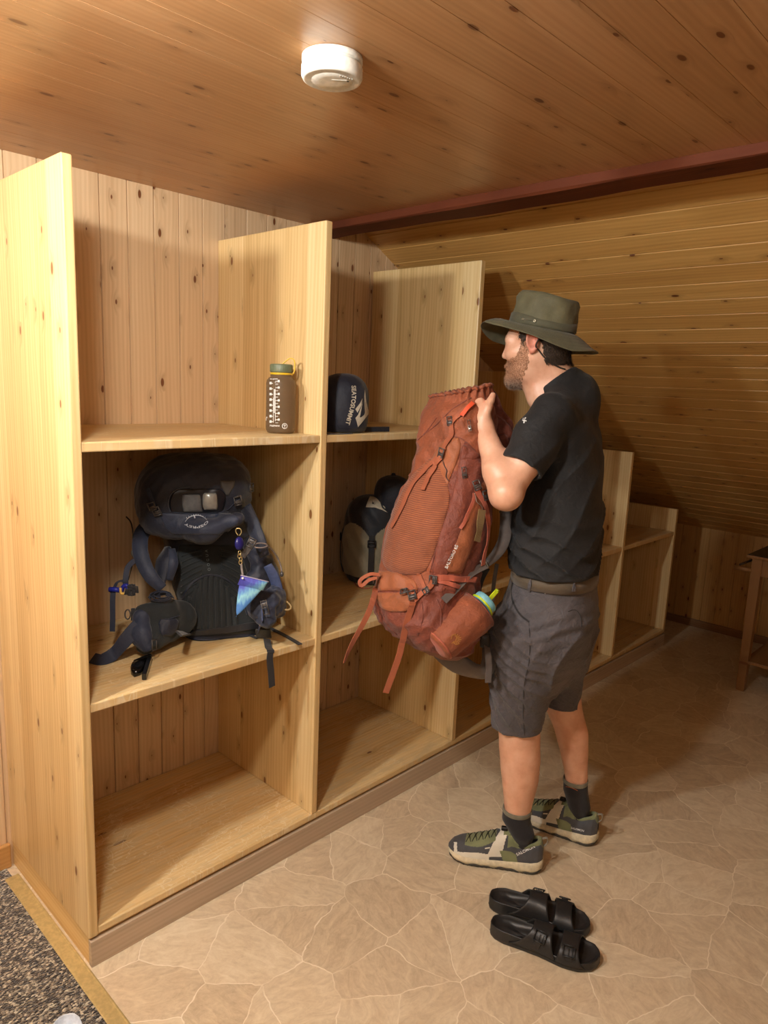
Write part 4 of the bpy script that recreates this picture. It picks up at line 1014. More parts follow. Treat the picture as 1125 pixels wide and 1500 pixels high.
def patch(name, c, rows, mat, parent, lift=.003, puff=.004, nu=26, nv=6, th=.003):
    """fabric panel lying on a surface: rows (v, uL, uR) trace its outline"""
    rows = np.array(rows, float); q = spline(rows, nv); P = []; Nn = []
    for v, l, r in q:
        hits = None
        for k in range(14):
            a = c.px(l+k*.9, v)
            if a: break
        for k2 in range(14):
            b = c.px(r-k2*.9, v)
            if b: break
        l2, r2 = l+k*.9, r-k2*.9; pr_ = []; nr_ = []; last = None
        for x in np.linspace(l2, r2, nu):
            h = c.px(x, v)
            if h is None: h = last if last is not None else (at(x, v, 2.1), -FW)
            last = h; pr_.append(h[0]); nr_.append(h[1])
        P.append(pr_); Nn.append(nr_)
    P = np.array(P); Nn = np.array(Nn)
    for _ in range(2): Nn[1:-1] = nrm(Nn[1:-1]*.5+.25*(Nn[2:]+Nn[:-2])); Nn[:, 1:-1] = nrm(Nn[:, 1:-1]*.5+.25*(Nn[:, 2:]+Nn[:, :-2]))
    m, n = P.shape[:2]; a = np.sin(np.linspace(0, np.pi, m))[:, None]; b = np.sin(np.linspace(0, np.pi, n))[None]
    e = np.clip(np.minimum(a, b)*2.2, 0, 1)**.6
    P = P+Nn*(lift*e+puff*a*b-.0006*(1-e))[..., None]
    V, F = gsolid(P, Nn, th); return mk(name, V, F, mat, parent)
def strap(name, c, pts, w, mat, parent, lift=.004, n=8, th=.0022, t=None):
    P, Nn = c.path(pts, n, lift, t); return ribbon(name, P, Nn, w, mat, parent, th)
def buckle(name, p, al, nv, w, l, mat, parent, bars=True):
    al = nrm(al-nv*np.dot(al, nv)); sd = nrm(np.cross(al, nv)); L_ = []
    fr = [p+al*x*l/2+sd*y*w/2 for x, y in ((1, 1), (1, -1), (-1, -1), (-1, 1))]
    r = min(w, l)*.10
    P = spline(fr+[fr[0]], 3)[:-1] if not bars else np.array(fr)
    for k in range(4): L_.append(tube_data([fr[k]+(fr[k]-fr[(k+1) % 4])*.04, fr[(k+1) % 4]-(fr[k]-fr[(k+1) % 4])*.04], r, 8))
    if bars: L_.append(tube_data([p+sd*w/2, p-sd*w/2], r*.9, 8)); L_.append(boxd(p+al*l*.22, (sd, al, nv), (w*.42, l*.13, r*.7)))
    V, F, _ = join_data(L_); return mk(name, V, F, mat, parent)
def pbuckle(c, u, v, du, dv, w, l, mat, parent, lift=.007, name='buckle'):
    h = c.px(u, v)
    if h is None: p, nn_ = at(u, v, 2.08), -FW
    else: p, nn_ = h
    al = RT*du-UP*dv; return buckle(name, p+nn_*lift, al, nn_, w, l, mat, parent)
pn_, ps_ = nrm([-1, .1, 0]), nrm([-.1, -1, 0])
rp = thing('backpack', 'large rust-orange hiking backpack held up by the man in front of the shelves', 'backpack', tuple(at(632, 955, 2.12)))
rows = [(574, 634, 714, 2.13, .62), (585, 629, 718, 2.13, .70), (604, 618, 722, 2.13, .75), (644, 614, 725, 2.13, .8), (694, 604, 722, 2.13, .85), (723, 588, 720, 2.13, .9), (763, 572, 716, 2.13, .9), (799, 563, 709, 2.13, .88), (835, 558, 701, 2.13, .88), (862, 550, 698, 2.13, .9), (892, 546, 700, 2.13, .9), (917, 560, 702, 2.13, .88), (940, 592, 694, 2.13, .85), (955, 622, 684, 2.13, .8), (962, 642, 668, 2.13, .8)]
q = spline(np.array(rows, float), 12); th = np.linspace(0, 2*np.pi, 120, endpoint=False); ca_, sa_ = sup(th, 2.6); R = []
for i, (v, l, r, t, asp) in enumerate(q):
    c_ = at((l+r)/2, v, t); half = (r-l)/2*t/FPX; B_ = half/(math.sqrt(asp**2*.587+.4225)*1.06); A_ = B_*asp
    ring = c_+pn_*(ca_*A_)[:, None]+ps_*(sa_*B_)[:, None]
    tilt = max(0, (640-v)/66); ring[:, 2] += tilt*.030*(ring-c_)@nrm(RT)/max(B_, .01)*.8
    rad = nrm(ring-c_)
    k = max(0, 1-(v-574)/16) if v < 590 else 0
    fold = .0075*np.sin(th*24+2*np.sin(th*3))*k
    x, y, z = ring.T
    w1 = np.sin((z*.9+x*.6-y*.4)*52+2.4*np.sin(x*19+z*7)+1.6*np.sin(y*25+z*4)); w2 = np.sin((z*.55-x*.8+y*.75)*70+2.*np.sin(z*21+x*9))
    f2 = (.0040*(1.6-np.abs(w1)**.7*2)+.0026*(1.4-2*np.abs(w2)**.8))*(.3 if 700 < v < 832 else 1.)+.003*snoise((x, y, z), 16, 12)+.0016*snoise((x, y, z*.6), 46, 13)
    R.append(ring+rad*(fold+f2*min(1, (v-574)/20))[:, None])
R = np.array(R)
top = [R[0]*(1-k)+R[0].mean(0)*k-np.array([0, 0, d]) for k, d in ((.10, -.003), (.2, .004), (.34, .02), (.75, .03))]
R = np.concatenate([np.array(top[::-1]), R]); V, F = loft_data(R, True)
fc_ = [np.mean([V[i] for i in f], 0) for f in F]
rb = mk('pack_body', V, F, [M_rust, M_maroon, M_gpad], rp)
rc = Cast(rb); CV = R.mean(1)
mi_ = []
for p in rb.data.polygons:
    c0 = np.array(p.center); u, v, z = to_px(c0); nn_ = np.array(p.normal)
    ci = int(np.argmin(np.abs(CV[:, 2]-c0[2]))); off = c0-CV[ci]; off[2] = 0; off = nrm(off)
    if off@pn_ < -.80 and v > 600: mi_.append(2)
    elif v > 862 and u > 545: mi_.append(1)
    elif 690 < v <= 862 and (c0-at((563+709)/2, v, 2.13))@ps_ > .03 and u > 655-.16*(v-690): mi_.append(1)
    else: mi_.append(0)
rb.data.polygons.foreach_set('material_index', mi_)
# gathered rim
rim = R[len(top)]*1.0; rim_o = tube('drawcord_rim', rim+np.stack([0*th, 0*th, .003+.003*np.sin(th*31)], 1), .0048, M_rust, rp, 8, closed=True)
# panels
mp_ = patch('stretch_mesh_pocket', rc, [(672, 630, 650), (688, 612, 651), (705, 597, 655), (728, 585, 659), (752, 574, 655), (776, 567, 648), (800, 562, 640), (820, 560, 632), (835, 568, 624), (842, 584, 613)], M_mesh, rp, .004, .010, 30)
tp_ = patch('upper_front_panel', rc, [(641, 655, 672), (652, 644, 675), (670, 634, 672), (690, 628, 664), (712, 634, 655)], M_rust2, rp, .002, .003, 18)
sp_ = patch('zip_side_panel', rc, [(648, 680, 684), (668, 674, 700), (700, 668, 712), (740, 658, 700), (780, 645, 686), (820, 636, 664), (850, 636, 652)], M_maroon, rp, .0025, .006, 20)
lp_ = patch('logo_side_panel', rc, [(700, 702, 712), (730, 690, 712), (770, 672, 701), (805, 660, 690), (840, 650, 676)], M_rust2, rp, .006, .004, 14)
bp_ = patch('lower_front_band', rc, [(836, 556, 572), (842, 553, 590), (850, 551, 606), (860, 551, 612), (866, 552, 612)], M_rust2, rp, .006, .004, 26)
bq_ = patch('lower_front_pocket', rc, [(868, 552, 611), (878, 552, 610), (888, 556, 607), (894, 565, 598), (897, 576, 588)], M_rust2, rp, .004, .006, 26)
cp_ = patch('storm_flap', rc, [(652, 678, 682), (660, 675, 694), (668, 673, 703), (675, 674, 690)], M_maroon, rp, .007, .002, 14)
# folds of the lower compartment
for k, (pts, rr) in enumerate([([(560, 872), (558, 890), (566, 912), (582, 930)], .0016), ([(640, 878), (646, 895), (645, 918), (636, 938)], .002), ([(636, 762), (630, 800), (624, 836)], .0014), ([(684, 652), (677, 690), (668, 728), (652, 762), (640, 800), (630, 838)], .0018), ([(700, 705), (688, 735), (672, 770), (658, 805), (648, 842)], .0014), ([(655, 640), (668, 640), (680, 645), (697, 660)], .0012), ([(640, 612), (625, 632), (612, 645)], .0014), ([(690, 583), (662, 600), (640, 622), (620, 638)], .0018), ([(613, 862), (620, 900), (612, 930)], .0014)]):
    seam(rc, pts, rr, M_maroon, rp, 'seam_piping', .0008)
# webbing
cal = Cast(rb, mp_, tp_, lp_, sp_, bp_, bq_, cp_)
s_ = strap('compression_strap', cal, [(653, 655), (645, 668), (628, 684), (612, 702), (600, 720), (592, 740), (583, 758), (575, 772)], .017, M_strap, rp, .005)
strap('strap_tail', cal, [(647, 670), (638, 684), (628, 702), (621, 719)], .015, M_strap, rp, .007)
strap('top_strap', cal, [(694, 590), (678, 604), (664, 618), (662, 634), (655, 650), (648, 664)], .014, M_strap, rp, .006)
strap('pull_tab', cal, [(676, 611), (684, 602), (691, 592)], .013, M_tab, rp, .009)
pbuckle(cal, 649, 663, -.45, .9, .017, .026, M_bkl, rp, .010)
pbuckle(cal, 660, 617, .1, 1, .014, .024, M_bkl, rp, .010)
seam(cal, [(648, 672), (651, 682), (655, 690), (654, 697), (657, 705)], .0012, M_dark, rp, 'cord', .003)
pbuckle(cal, 679, 692, .15, 1, .012, .030, M_bkl, rp, .008, 'zip_pull')
pbuckle(cal, 688, 625, .15, 1, .008, .034, M_metal, rp, .008, 'zip_pull')
pbuckle(cal, 696, 711, .4, 1, .020, .026, M_bkl, rp, .012)
pbuckle(cal, 707, 726, .3, 1, .022, .026, M_bkl, rp, .012)
strap('side_strap', cal, [(695, 716), (700, 728), (708, 745), (711, 765), (709, 790), (704, 815), (703, 826)], .017, M_strap2, rp, .012)
strap('side_strap', cal, [(692, 722), (690, 735), (682, 752), (676, 775)], .010, M_strap2, rp, .010)
tg = strap('khaki_tag', cal, [(700, 746), (697, 765), (692, 792)], .034, M_khaki, rp, .016, th=.0015)
seam(cal, [(692, 722), (694, 735), (701, 742), (702, 748)], .0012, M_metal, rp, 'cord', .012)
strap('waist_strap', cal, [(637, 846), (655, 846), (672, 848), (696, 849)], .017, M_strap2, rp, .005)
strap('waist_strap', cal, [(640, 850), (656, 855), (672, 860)], .013, M_strap2, rp, .0045)
pbuckle(cal, 636, 848, 1, 0, .022, .020, M_bkl, rp, .010)
pbuckle(cal, 626, 866, 1, -.6, .016, .018, M_bkl, rp, .010)
strap('lower_strap', cal, [(634, 850), (628, 862), (616, 872), (606, 880)], .015, M_strap, rp, .007)
strap('lower_strap', cal, [(613, 839), (619, 852), (625, 865)], .011, M_strap, rp, .005)
strap('lower_strap', cal, [(600, 858), (608, 866), (606, 874)], .015, M_strap, rp, .006)
pbuckle(cal, 605, 873, .3, 1, .020, .024, M_bkl, rp, .012)
pbuckle(cal, 594, 870, 1, .2, .018, .020, M_bkl, rp, .012)
pbuckle(cal, 555, 850, .3, 1, .020, .032, M_bkl, rp, .012)
t0 = (cal.px(604, 884)[0]-CAM)@FW-.01
def free(pts, w, mat, name, tt, nv=None, th_=.002):
    P = np.array([at(u, v, t_) for (u, v), t_ in zip(spline(pts, 6), np.interp(np.linspace(0, 1, 6*(len(pts)-1)+1), np.linspace(0, 1, len(tt)), tt))])
    return ribbon(name, P, -FW if nv is None else nv, w, mat, rp, th_)
P0, N0 = cal.path([(604, 882), (599, 905), (593, 930)], 6, .006)
P1 = np.array([at(u, v, t_) for (u, v), t_ in zip(spline([(589, 946), (581, 972), (572, 996), (565, 1015)], 5), np.linspace((P0[-1]-CAM)@FW, 2.05, 16))])
PP = np.vstack([P0, P1]); PP[2:-2] = .25*(PP[:-4]+PP[1:-3]+PP[3:-1]+PP[4:]); ribbon('hanging_strap', PP, -FW+RT*.25, .019, M_strap, rp, .002)
P0, N0 = cal.path([(553, 862), (551, 872)], 4, .006)
P1 = np.array([at(u, v, 2.03) for u, v in spline([(545, 885), (535, 908), (520, 935), (510, 955), (504, 971)], 5)])
PP = np.vstack([P0, P1]); PP[2:-2] = .25*(PP[:-4]+PP[1:-3]+PP[3:-1]+PP[4:])
k_ = len(PP); NN = np.array([nrm(-FW*(1-i/k_*.82)+(RT*.9+UP*.3)*(i/k_)) for i in range(k_)]); ribbon('hanging_strap', PP, NN, .017, M_strap, rp, .002)
P = np.array([at(u, v, 2.06) for u, v in spline([(556, 842), (543, 841), (531, 847), (527, 853), (530, 858), (540, 850), (552, 846)], 5)]); ribbon('strap_loop', P, nrm(-FW+UP*.9), .012, M_strap, rp, .002)
# padded hip belt and harness on the man's side
P = spline([at(636, 945, 2.13), at(658, 964, 2.15), at(684, 978, 2.15), at(708, 984, 2.12), at(716, 970, 2.13), at(716, 945, 2.15)], 8)
ribbon('hip_belt', P, nrm(-FW*.8-UP*.5), np.interp(np.linspace(0, 1, len(P)), [0, .3, .6, 1], [.05, .07, .05, .04]), M_gpad, rp, .016, True)
P = spline([at(712, 940, 2.10), at(714, 955, 2.07), at(716, 975, 2.06), at(715, 1000, 2.06)], 8); ribbon('hip_belt_strap', P, nrm(-FW+RT*.3), .020, M_gstrap, rp, .003)
V, F = boxd(at(710, 938, 2.09), (RT, UP, FW), (.014, .020, .008)); mk('hip_buckle', V, F, M_black, rp)
P = spline([at(742, 752, 2.16), at(741, 775, 2.14), at(737, 795, 2.13), at(726, 813, 2.11), at(713, 825, 2.08)], 8)
ribbon('shoulder_strap', P, nrm(-FW-RT*.3), np.interp(np.linspace(0, 1, len(P)), [0, .6, 1], [.040, .036, .024]), M_gpad, rp, .010, True)
P = spline([at(706, 640, 2.24), at(735, 670, 2.27), at(750, 712, 2.22), at(742, 752, 2.16)], 8); ribbon('shoulder_strap', P, nrm(-FW-RT*.3), .045, M_gpad, rp, .010, True)
pbk = at(706.5, 828, 2.055); buckle('metal_buckle', pbk, RT*.9+UP*.4, nrm(-FW), .026, .026, M_metal, rp)
h = cal.px(648, 880); e0 = h[0]+h[1]*.006
P = spline([pbk+RT*.01, at(690, 840, 2.03), at(668, 862, 2.0), e0], 8); ribbon('adjuster_webbing', P, nrm(-FW+UP*.2), .022, M_gstrap, rp, .0022)
P = spline([at(712, 832, 2.09), at(703, 850, 2.12), at(697, 875, 2.14)], 8); ribbon('adjuster_webbing', P, -FW, .024, M_dark, rp, .0025)
P = spline([at(728, 826, 2.14), at(724, 850, 2.15), at(721, 880, 2.16)], 8); ribbon('adjuster_webbing', P, -FW, .012, M_gstrap, rp, .0022)
# lid gathered behind the hand
Lf_ = Field(at(735, 610, 2.2)-.14, at(735, 610, 2.2)+.14, .004)
Lf_.cone(at(716, 585, 2.15), at(734, 640, 2.16), .030, .034, 0); Lf_.cone(at(734, 625, 2.17), at(743, 618, 2.17), .022, .012, .03); Lf_.cone(at(734, 640, 2.16), at(741, 655, 2.17), .022, .012, .03); Lf_.cone(at(694, 582, 2.12), at(714, 582, 2.13), .02, .02, .03)
Lf_.disp(lambda P: .005*np.sin((P[2]*.7+P[0]*1.1)*130+2*np.sin(P[1]*60))+.002*snoise(P, 30, 5)); V, F = Lf_.mesh(1); fmk('gathered_lid', V, F, M_maroon, rp)
# side pocket with bottle
ax0, ax1 = at(641, 946, 1.995), at(699, 893, 2.04); axd = nrm(ax1-ax0); e1 = nrm(np.cross(axd, FW)); e2 = np.cross(axd, e1); Lp = np.linalg.norm(ax1-ax0); R = []
for s, r in [(-.05, .02), (-.035, .040), (.0, .050), (.12, .056), (.3, .058), (.55, .062), (.8, .066), (1.0, .066), (1.0, .062), (.9, .060)]:
    rr = r*(1+.035*np.sin(th*9+s*7)*(.1 < s < .98)); R.append(ax0+axd*Lp*s+e1*(rr*np.cos(th))[:, None]*.95+e2*(rr*np.sin(th))[:, None]*1.0)
V, F = loft_data(np.array(R), True); spk = mk('side_pocket', V, F, M_rust, rp); cpk = Cast(spk)
R = [ax0+axd*Lp*s+e1*(r*np.cos(th))[:, None]*.95+e2*(r*np.sin(th))[:, None] for s, r in ((-.055, .015), (-.045, .034), (-.01, .046), (.03, .0545), (.032, .052), (-.0, .044))]
V, F = loft_data(np.array(R), True); mk('pocket_base_panel', V, F, M_strap2, spk)
g_ = [tube_data(ax0+axd*Lp*1.0+e1*(.0655*np.cos(th))[:, None]*.95+e2*(.0655*np.sin(th))[:, None], .0022, 6, False, True)]
V, F, _ = join_data(g_); mk('pocket_binding', V, F, M_maroon, spk)
M_gold = plain('gold_print', rgb(178, 120, 58), .5)
L_ = []; rr_ = random.Random(4)
for k in range(15):
    a = k/15*6.28; r0, r1 = 3.4, 8+3*rr_.random()
    if 2.2 < a < 4.2: continue
    pts = [(667+r0*math.cos(a), 936+r0*math.sin(a)), (667+r1*math.cos(a+.12), 936+r1*math.sin(a+.12)*.9)]
    P, Nn = cpk.path(pts, 4, .0008); L_.append(ribbon_data(P, Nn, .0022, .0006))
for pts in ([(661, 936), (662, 931), (666, 930), (669, 934), (667, 939)], [(664, 941), (668, 944), (673, 942)]):
    P, Nn = cpk.path(pts, 6, .0008); L_.append(ribbon_data(P, Nn, .0028, .0006))
V, F, _ = join_data(L_); mk('pocket_emblem', V, F, M_gold, spk, False)
V2, F2 = text2d('BALTORO 65', 1, 1.0, .018)
ang = math.degrees(math.atan2(800-832, 668.4-653)); c_, sn = math.cos(math.radians(ang)), math.sin(math.radians(ang)); sz = 6.4
cal.decal('pack_lettering', V2, F2, ((sz*c_, -sz*sn*-1*1, 661.5), (sz*sn, -sz*c_, 815.5)), M_white, rp, .0015)
# the drinking bottle in the pocket
wb_ = thing('water_bottle', 'drinking bottle with pale blue lid and neon yellow loop in the rust backpack\'s side pocket', 'bottle', tuple(ax0))
bc = ax1-axd*.088; M_bot = plain('translucent_grey_bottle', rgb(120, 130, 132), .2)
M_lblue = plain('pale_blue_lid', rgb(122, 184, 200), .4); M_neon = plain('neon_yellow_loop', rgb(214, 232, 40), .4)
V, F = lathe_data(bc, [(.034, 0), (.040, .006), (.040, .085), (.030, .098), (.029, .104)], axd, 40); mk('bottle_body', V, F, M_bot, wb_)
V, F = lathe_data(bc+axd*.104, [(.031, 0), (.036, .001), (.0365, .022), (.034, .025), (.0, .0255)], axd, 40, False); lid_ = mk('bottle_lid', V, F, M_lblue, wb_)
V, F = lathe_data(bc+axd*.104, [(.036, .001), (.0395, .002), (.0395, .006), (.036, .007)], axd, 40, False); mk('loop_ring', V, F, M_neon, wb_)
tc = bc+axd*.125; P = spline([tc-RT*.024-UP*.030, tc-RT*.006-UP*.010+axd*.012, tc+RT*.022+UP*.022+axd*.010, tc+RT*.034+UP*.030+axd*.002], 6); ribbon('carry_loop', P, nrm(-FW*.7+axd), .013, M_neon, wb_, .004)
# ================================================================== SMALL THINGS
# --- grey-brown drinking bottle on the top shelf
nb_ = thing('water_bottle', 'smoky brown drinking bottle with olive cap and white scale standing on the top shelf', 'bottle', (.688, .114, Z3))
g = G('smoky_plastic'); M_smoke = g.fin(rgb(142, 122, 98), .25, Transmission_Weight=.62, IOR=1.2)
M_olcap = plain('olive_cap', rgb(108, 116, 88), .45); M_yel = plain('yellow_loop', rgb(226, 186, 40), .4)
bc = np.array([.688, .114, Z3])
V, F = lathe_data(bc, [(.034, .0005), (.040, .002), (.0435, .009), (.0445, .02), (.0445, .150), (.043, .158), (.037, .1665), (.033, .169), (.0325, .174), (.031, .178)], n=64); bb = mk('bottle_body', V, F, M_smoke, nb_)
V, F = lathe_data(bc, [(.031, .1755), (.0335, .1765), (.0335, .181), (.030, .182)], n=48, cap=False); mk('neck_ring', V, F, M_yel, nb_)
n_ = 96; th9 = np.linspace(0, 2*np.pi, n_, endpoint=False); rip = 1+.012*np.sign(np.sin(th9*32)); R = []
for r, z in [(.031, .183), (.0335, .1835), (.034, .186), (.034, .204), (.0325, .207), (.028, .208), (.0, .208)]:
    k = rip if .185 < z < .2045 else 1; R.append(bc+np.stack([r*k*np.cos(th9), r*k*np.sin(th9), np.full(n_, z)], 1))
V, F = loft_data(np.array(R), True); mk('bottle_cap', V, F, M_olcap, nb_)
rr = nrm(np.array([RT[0], RT[1], 0])); 
P = spline([bc+Zu*.209+rr*.004, bc+Zu*.216+rr*.012, bc+Zu*.226+rr*.026, bc+Zu*.222+rr*.038, bc+Zu*.205+rr*.041, bc+Zu*.186+rr*.039, bc+Zu*.178+rr*.0335], 6)
T_ = nrm(np.gradient(P, axis=0)); ribbon('cap_loop', P, nrm(np.cross(T_, nrm(np.cross(Zu, rr)))), .009, M_yel, nb_, .003)
cb = Cast(bb); L_ = []
def bar2(x0, y0, x1, y1): return ([(x0, y0), (x1, y0), (x1, y1), (x0, y1)])
q = [bar2(400.1, 556, 400.9, 619), bar2(402.9, 559, 403.7, 617), bar2(401.3, 570, 402.5, 605)]
for k in range(8): y = 561+k*8.05; q += [bar2(395.4, y, 400, y+.9), bar2(395.0, y-1.6, 398.2, y+2.0)]
for k in range(7): y = 558+k*9.4; q += [bar2(403.6, y, 409.6, y+.9), bar2(406.9, y-1.3, 409.8, y+1.8), bar2(403.6, y+4.6, 407.5, y+5.3)]
q += [bar2(388.5, 555.6, 393.5, 557), bar2(396, 554.8, 407, 555.8), bar2(388.6, 610.5, 391.8, 612.5), bar2(389.6, 612, 390.6, 616)]
V2 = []; F2 = []
for p in q:
    F2.append(tuple(range(len(V2), len(V2)+4))); V2 += p
ID = ((1, 0, 0), (0, 1, 0)); cb.decal('printed_scale', V2, F2, ID, M_white, bb, .0006, 1)
V2, F2 = text2d('Nalgene', 1, 1, .02); V2 = [(402.5+x*4.3, 623.5-y*4.0) for x, y in V2]; cb.decal('printed_name', V2, F2, ID, M_white, bb, .0006)
a_ = np.linspace(0, 6.283, 25)[:-1]; V2 = [(417+4.0*math.cos(t), 624+4.2*math.sin(t)) for t in a_]+[(417+3.0*math.cos(t), 624+3.2*math.sin(t)) for t in a_]
F2 = [(i, (i+1) % 24, 24+(i+1) % 24, 24+i) for i in range(24)]; k = len(V2); V2 += bar2(415.2, 622.6, 418.8, 623.6)+bar2(416.5, 621.6, 417.5, 626.6); F2 += [(k, k+1, k+2, k+3), (k+4, k+5, k+6, k+7)]
cb.decal('printed_seal', V2, F2, ID, M_white, bb, .0006)
# --- stuff sacks
M_navy = fabric('navy_ripstop', rgb(30, 36, 52), 1300, .6, .12, .8, .15)
M_blk = fabric('black_ripstop', rgb(34, 40, 50), 1300, .6, .12, .8, .15)
M_sgrey = fabric('olive_grey_ripstop', rgb(150, 146, 126), 1300, .6, .08, 1., .15)
M_print = plain('pale_grey_print', rgb(206, 200, 180), .55)
LOGO = [[(-.95, -.62), (-.35, .15), (.15, 1.35), (-.05, .1), (-.28, -.38), (-.62, -1.25), (-.42, -1.25), (-.75, -1.6)],
        [(-.95, -.62), (-.75, -1.55), (-.05, -.85), (.85, .05), (.35, .75), (.05, 2.0), (.30, .35), (.45, .05), (-.15, -.6), (-.42, -.95), (-.62, -.5), (-.3, .3)],
        [(-1.15, .35), (-.55, .95), (-.2, 1.55), (-.42, .7), (-.75, -.1)]]
def sack(nm, label, cx, cy, z0, prof, mat, tilt=(0, 0), amp=.003, sx=1., n=90, ns=8):
    t = thing('stuff_sack', label, 'stuff sack', (cx, cy, z0)); th_ = np.linspace(0, 2*np.pi, n, endpoint=False); pr2 = spline(np.array(prof, float), ns); R = []
    for r, z in pr2:
        rr_ = max(r, .0)*(1+amp/.08*(np.sin(th_*5+z*40)*.4+np.sin(th_*11+z*70)*.3+np.sin(th_*2+z*17)*.5)); R.append(np.stack([cx+tilt[0]*z+rr_*np.cos(th_)*sx, cy+tilt[1]*z+rr_*np.sin(th_), np.full(n, z0+z)], 1))
    R = np.array(R); return t, R, pr2
t1, R, _ = sack('a', 'navy stuff sack with white lettering standing on the top shelf beside the divider', .936, .100, Z3, [(.0, .001), (.062, .002), (.078, .012), (.084, .04), (.0845, .09), (.080, .13), (.068, .160), (.048, .180), (.022, .189), (.0, .190)], M_navy, amp=.0018)
V, F = loft_data(R, True); b1 = mk('sack_body', V, F, M_navy, t1); c1 = Cast(b1)
w_ = 'SEATOSUMMIT'; pth = spline([(517.5, 565), (518, 578), (516.5, 592), (513, 606), (508.5, 622)], 20); Ls = np.concatenate([[0], np.cumsum(np.linalg.norm(np.diff(pth, axis=0), axis=1))])
def on_path(c, txt, pth, sz, mat, parent, sc=1., shear=0., bold=.03, nm='lettering'):
    Ls = np.concatenate([[0], np.cumsum(np.linalg.norm(np.diff(pth, axis=0), axis=1))]); V2, F2 = text2d(txt, 1, 1.02, bold); V2 = np.array(V2); w = V2[:, 0].max()-V2[:, 0].min(); x = (V2[:, 0]-V2[:, 0].min())/w*Ls[-1]
    cx = np.interp(x, Ls, pth[:, 0]); cy = np.interp(x, Ls, pth[:, 1]); tx = np.interp(x+.5, Ls, pth[:, 0])-np.interp(x-.5, Ls, pth[:, 0]); ty = np.interp(x+.5, Ls, pth[:, 1])-np.interp(x-.5, Ls, pth[:, 1])
    l = np.hypot(tx, ty)+1e-9; tx, ty = tx/l, ty/l; y = V2[:, 1]*sz; P = [(a+ty_*yy, b-tx_*yy) for a, b, tx_, ty_, yy in zip(cx, cy, tx, ty, y)]
    return c.decal(nm, P, F2, ((1, 0, 0), (0, 1, 0)), mat, parent, .0012)
on_path(c1, w_, pth, 8.6, M_print, t1 and b1)
def logo(c, quads, mat, parent, nm='logo'):
    V2 = []; F2 = []
    for p in quads:
        v, f = poly2d(p); k = len(V2); V2 += v; F2 += [tuple(i+k for i in t) for t in f]
    # subdivide for a close fit
    c.decal(nm, V2, F2, ((1, 0, 0), (0, 1, 0)), mat, parent, .0012, 3)
def qx(L_, ox, oy, s): return [(ox+x/s, oy+y/s) for x, y in L_]
logo(c1, [qx([(435, 600), (490, 530), (525, 462), (512, 550), (462, 645)], 470, 530, 8.654), qx([(436, 712), (452, 760), (468, 828), (505, 785), (545, 735), (612, 648), (590, 580), (572, 500), (556, 350), (546, 430), (548, 560), (556, 640), (545, 672), (505, 706), (492, 700), (505, 640), (530, 500), (505, 580), (470, 670)], 470, 530, 8.654)], M_print, b1)
P = spline([np.array([1.0, .06, Z3+.010]), np.array([1.03, .060, Z3+.0092]), np.array([1.11, .052, Z3+.0092])], 6)
ribbon('closure_strap', P, nrm(-FW*np.array([1, 1, 0])), .017, M_navy, t1, .002)
P = spline([np.array([.80, .03, Z3+.0015]), np.array([.84, .012, Z3+.0015]), np.array([.90, .02, Z3+.0015])], 5); ribbon('drawcord', P, (0, 0, 1), .012, M_navy, t1, .002)
cx2, cy2 = 1.385, .385
t2, R, pr2 = sack('b', 'bulky grey compression sack with black cap, black straps and pale logo on the middle shelf', cx2, cy2, Z2, [(.0, .001), (.080, .002), (.106, .02), (.117, .07), (.119, .15), (.115, .22), (.110, .285), (.094, .325), (.057, .352), (.0, .360)], M_sgrey, amp=.004, n=200, ns=16)
V, F = loft_data(R, True); mi2 = []
for f in F:
    c_ = np.mean([V[i] for i in f], 0); a = math.atan2(c_[1]-cy2, c_[0]-cx2); lim = .185+.07*abs(math.sin((a+2.36)*2))**.7
    mi2.append(1 if c_[2]-Z2 > lim else (2 if c_[2]-Z2 < .035 else 0))
b2 = mk('sack_body', V, F, [M_sgrey, M_blk, M_blk], t2, True, mi2); c2 = Cast(b2)
for a0 in (-2.36, -.79, .78, 2.35):
    P = []; Nn = []
    for z in np.linspace(.03, .215, 12):
        r = np.interp(z, [.02, .07, .15, .22], [.106, .117, .119, .115])+.005+.006*math.sin((z-.03)/.185*3.14); P.append((cx2+r*math.cos(a0), cy2+r*math.sin(a0), Z2+z)); Nn.append((math.cos(a0), math.sin(a0), 0))
    s0 = ribbon('compression_strap', P, np.array(Nn), .024, M_dark, t2, .0025)
    p = np.array(P[9])+np.array(Nn[9])*.004; buckle('ladder_buckle', p, Zu, np.array(Nn[9]), .030, .026, M_black, s0)
logo(c2, [qx([(362, 497), (385, 430), (410, 373), (470, 383), (528, 410), (530, 455), (548, 505), (612, 560), (545, 528), (470, 503)], 490, 680, 7.892), qx([(555, 440), (606, 445), (585, 480), (585, 520), (560, 490)], 490, 680, 7.892)], M_print, b2)
logo(c2, [qx([(434, 420), (482, 466), (436, 462)], 490, 680, 7.892)], M_blk, b2, 'logo_notch')
on_path(c2, 'SEATOSUMMIT', spline([(557, 727), (568, 735), (580, 743), (592, 752)], 8), 5.2, M_print, b2)
R3 = []; c3 = np.array([1.425, .315, Z2+.365])
for r, z in spline(np.array([(.03, -.10), (.055, -.08), (.072, -.03), (.074, .02), (.060, .06), (.03, .078), (.012, .082), (.006, .091)], float), 5):
    th_ = np.linspace(0, 6.2832, 60, endpoint=False); R3.append(np.stack([c3[0]+r*np.cos(th_)*(1+.03*np.sin(th_*6)), c3[1]+r*np.sin(th_), np.full(60, c3[2]+z)], 1))
V, F = loft_data(np.array(R3), True); mk('sack_hood', V, F, M_navy, t2)
